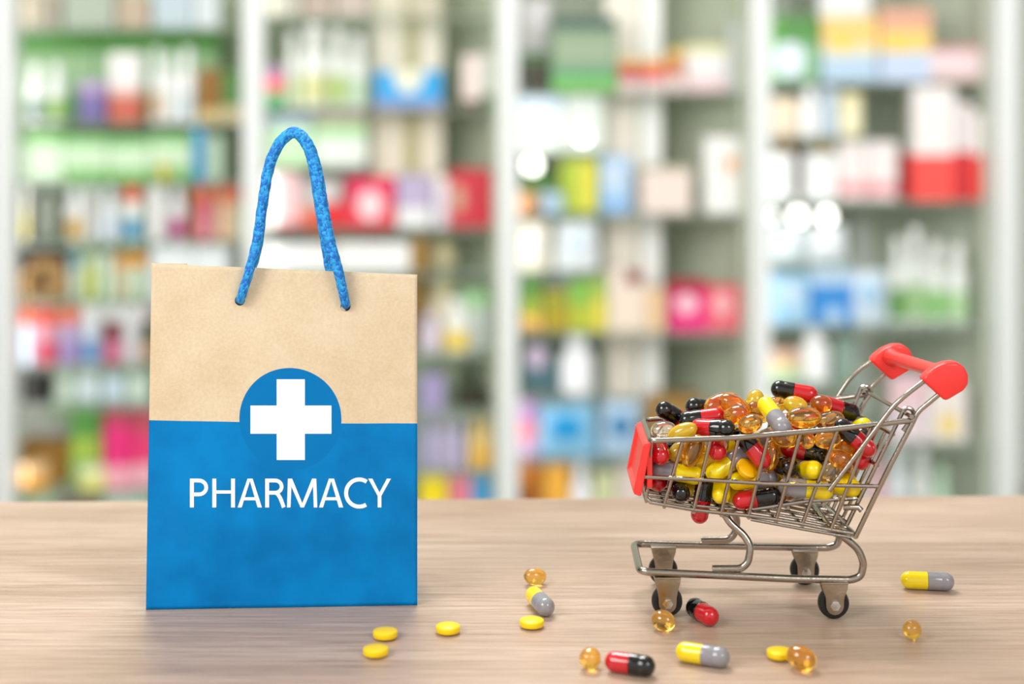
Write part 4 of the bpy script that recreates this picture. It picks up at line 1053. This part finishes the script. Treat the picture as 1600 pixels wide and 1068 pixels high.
G(2, 8, 'box', 814, 848, 724, [(.7, '#a8641c'), (.3, '#b8742c')], 'brown orange carton', 'box'); G(2, 8, 'box', 850, 890, 726, [(1, '#f0b040')], 'amber yellow carton', 'box')
G(2, 8, 'bottle', 892, 924, 722, ['#f4f4f8', '#f4f4f8'], 'white rounded bottle', 'bottle', dY=-.01); G(2, 8, 'box', 926, 962, 738, [(1, '#cdd0a4')], 'sage green carton', 'box'); G(2, 8, 'box', 965, 1008, 728, [(1, '#dccdc4')], 'pinkish beige carton', 'box')
# ---- rightmost cabinet
G(3, 1, 'box', 1206, 1280, 26, [(.4, '#4f8c40'), (.6, '#84b488')], 'green carton with an icy white oval', 'box', top=('o', .38, .66, .62, .55, '#e4ecf8'))
G(3, 1, 'box', 1284, 1372, 26, [(.45, '#ecc878'), (.15, '#e4dcbc'), (.4, '#b4cce0')], 'orange topped light blue carton with yellow spot', 'box', top=('o', .35, .42, .3, .22, '#f2cc28'))
G(3, 1, 'box', 1376, 1456, 12, [(.3, '#dca488'), (.3, '#f0cc70'), (.4, '#c2d0e8')], 'orange and pale blue carton with yellow spot', 'box', top=('o', .35, .52, .3, .18, '#f0c83c'))
G(3, 1, 'box', 1459, 1551, 72, [(.15, '#cc8c88'), (.65, '#e8d0d2'), (.2, '#cfb0a8')], 'low pinkish white carton', 'box')
G(3, 2, 'box', 1206, 1250, 152, [(1, '#f0dcc4')], 'peach cream carton', 'box', dY=.03); G(3, 2, 'bottle', 1253, 1284, 132, ['#fafafa', '#f8fafc'], 'bright white bottle', 'bottle', dY=-.02); G(3, 2, 'box', 1286, 1306, 138, [(1, '#ccdcec')], 'narrow icy blue carton', 'box')
G(3, 2, 'jar', 1312, 1352, 146, ['#f4ecc4', '#f2e8b8'], 'round cream jar', 'jar')
G(3, 3, 'box', 1206, 1240, 240, [(1, '#e8ecec')], 'white carton left of the dark bar', 'box'); G(3, 3, 'cyl', 1212, 1238, 216, ['#e0b070', '#e8b468'], 'small orange canister', 'canister', dY=.07)
G(3, 3, 'box', 1242, 1253, 208, [(1, '#5a4030')], 'narrow dark brown upright carton', 'box'); G(3, 3, 'box', 1256, 1308, 240, [(1, '#eceeee')], 'white carton right of the dark bar', 'box')
G(3, 3, 'cyl', 1276, 1302, 200, ['#ecc45c', '#f0cc60'], 'yellow orange canister', 'canister', dY=.06)
for a, b, yt, d in ((1311, 1352, 184, 'left'), (1354, 1402, 164, 'right')): G(3, 3, 'box', a, b, yt if a > 1320 else 216, [(.7, '#eee4e2'), (.22, '#e8a8ac'), (.08, '#eee4e4')], f'white carton with a pink stripe, {d} one', 'box', top=('r', .15, .8, .14, .18, '#e06068'))
G(3, 3, 'box', 1404, 1425, 240, [(1, '#9c2a2a')], 'narrow dark red carton', 'box', dY=.03)
G(3, 3, 'box', 1427, 1492, 128, [(.6, '#f0e9e6'), (.4, '#f4524a')], 'tall white carton with a bright red base', 'box', dY=-.02)
G(3, 3, 'box', 1494, 1518, 160, [(.5, '#ece2e0'), (.5, '#d82a34')], 'white carton with a crimson base', 'box'); G(3, 3, 'box', 1520, 1551, 176, [(.48, '#f0e8e6'), (.52, '#f0483e')], 'white carton with a red base beside the post', 'box')
G(3, 4, 'bag', 1206, 1262, 350, ['#d6e0e6'], 'plain white pouch at left', 'pouch'); G(3, 4, 'bag', 1264, 1330, 348, ['#dce2e6'], 'plain white pouch at right', 'pouch')
G(3, 5, 'box', 1206, 1264, 428, [(1, '#a0cbe8')], 'light blue carton with a white oval', 'box', top=('o', .5, .4, .45, .5, '#cfe2f0'))
G(3, 5, 'box', 1267, 1332, 418, [(.3, '#c0d8ee'), (.7, '#3a8cd4')], 'strong blue carton', 'box', top=('o', .55, .85, .45, .28, '#b4d2ea')); G(3, 5, 'bag', 1330, 1392, 416, ['#d4e2ee', '#a8cdea'], 'pale blue and white pouch', 'pouch', dY=-.01)
for a, b, yt, d in ((1394, 1418, 372, 'slim white bottle with dark green label'), (1420, 1446, 356, 'tallest white bottle with green label'), (1449, 1480, 378, 'wide white bottle with leaf green label'), (1483, 1516, 384, 'white bottle with pale green label')):
    G(3, 5, 'bottle', a, b, yt, ['#e8ecE6'.lower(), '#eceeea', {1394: '#6fa05c', 1420: '#a8cc94', 1449: '#94c880', 1483: '#b4d8a4'}[a]], d, 'bottle')
G(3, 6, 'bottle', 1253, 1300, 502, ['#fcfcfc', '#fcfcfc'], 'large bright white bottle', 'bottle'); G(3, 6, 'box', 1206, 1250, 548, [(.4, '#e0b8a0'), (.3, '#dcd8a0'), (.3, '#bcdcbc')], 'peach and green carton', 'box')
G(3, 6, 'box', 1304, 1336, 530, [(1, '#8fa697')], 'grey green carton', 'box', dY=.03)
G(3, 7, 'box', 1206, 1258, 618, [(1, '#dce8e0')], 'white mint carton', 'box'); G(3, 7, 'box', 1392, 1448, 588, [(.5, '#e8c6cc'), (.5, '#e6d6dc')], 'rose white carton behind the handle', 'box')
G(3, 7, 'box', 1451, 1512, 600, [(1, '#ebe2dc')], 'white carton with a yellow spot', 'box', top=('o', .5, .7, .5, .42, '#eed27c'))
for a, b, yt, c, d in ((1392, 1422, 702, '#dfe7ea', 'plain white bottle near the handle'), (1428, 1458, 706, '#dde0dc', 'grey white bottle'), (1462, 1486, 730, '#c0dcc0', 'short mint bottle'), (1360, 1388, 716, '#e8b8c0', 'rose bottle behind the trolley'), (1320, 1352, 726, '#e4ece8', 'white bottle behind the trolley basket')):
    G(3, 8, 'bottle', a, b, yt, [c, c], d, 'bottle')
# small glowing balls added for the bright highlights among the goods
HIGHLIGHTM = mat('highlight_glow', '#fffdf6', .4, emis=4.5)
for bi, ri, px, py, r, d in ((2, 1, 838, 196, .010, 'upper of the pair'), (2, 2, 832, 258, .015, 'lower of the pair'), (2, 1, 911, 214, .012, 'right of the pair'), (3, 3, 1200, 338, .014, 'left of three'), (3, 3, 1247, 338, .015, 'middle of three'), (3, 3, 1292, 338, .014, 'right of three')):
    Y = S0+.022
    t = thing('cabinet_lamp', f'added white ball glowing as highlight under a glass shelf, {d}, {BAYS[bi][0]} cabinet', 'lamp', (wx(px, Y), Y, wz(py, Y)))
    bm = bmesh.new(); bmesh.ops.create_uvsphere(bm, u_segments=16, v_segments=10, radius=r); obj('bulb', bm, HIGHLIGHTM, t)
    zs = [z for (b_, r_), z in SHELFZ.items() if b_ == bi and z > t.location.z+r]
    top_z = min(zs)-.006-t.location.z
    bm = bmesh.new(); tube(bm, [(0, .002, r*.9), (0, .002, top_z)], .003, 8); obj('stem', bm, FRAME, t)
# white box stands in for the bright light at the very top
G(3, 1, 'box', 1280, 1360, -60, [(1, '#fbfbfb')], 'white box standing in for bright light behind two cartons', 'box', dY=.12)
# ceiling + lamps
bm = bmesh.new(); box(bm, (-3.2, -1.6, 1.95), (3.2, 3.75, 2.0)); struct(obj('ceiling', bm, mat('ceiling_white', '#f2f2ee', .8), smooth=False))
area('key_softbox', (-.62, .08, .62), (.0, .6, .05), .4, .4, 5.4, (1, .99, .98))
area('fill_softbox', (.6, -.3, .8), (.1, .6, 0), .4, .4, 4.5, (1, .99, .97))
area('back_shadow_light', (-.1, 1.1, .85), (0, .6, 0), .45, .25, 9)  # unseen light added behind the bag to throw its shadow forward
area('shop_fill_light', (0, 1.45, .64), (0, 3.1, -.05), 4.0, .6, 34)  # unseen low frontal light added to brighten the cabinets
area('shop_fill_light', (-.6, .9, 1.7), (-.4, 3.1, .3), 2.6, .8, 9)
w = bpy.data.worlds.new('world'); scene.world = w; w.use_nodes = True
w.node_tree.nodes['Background'].inputs['Color'].default_value = (1, 1, 1, 1)
w.node_tree.nodes['Background'].inputs['Strength'].default_value = .9
vs = scene.view_settings; vs.view_transform = 'Standard'; vs.look = 'None'; vs.exposure = 0; vs.gamma = 1
vs.use_curve_mapping = False
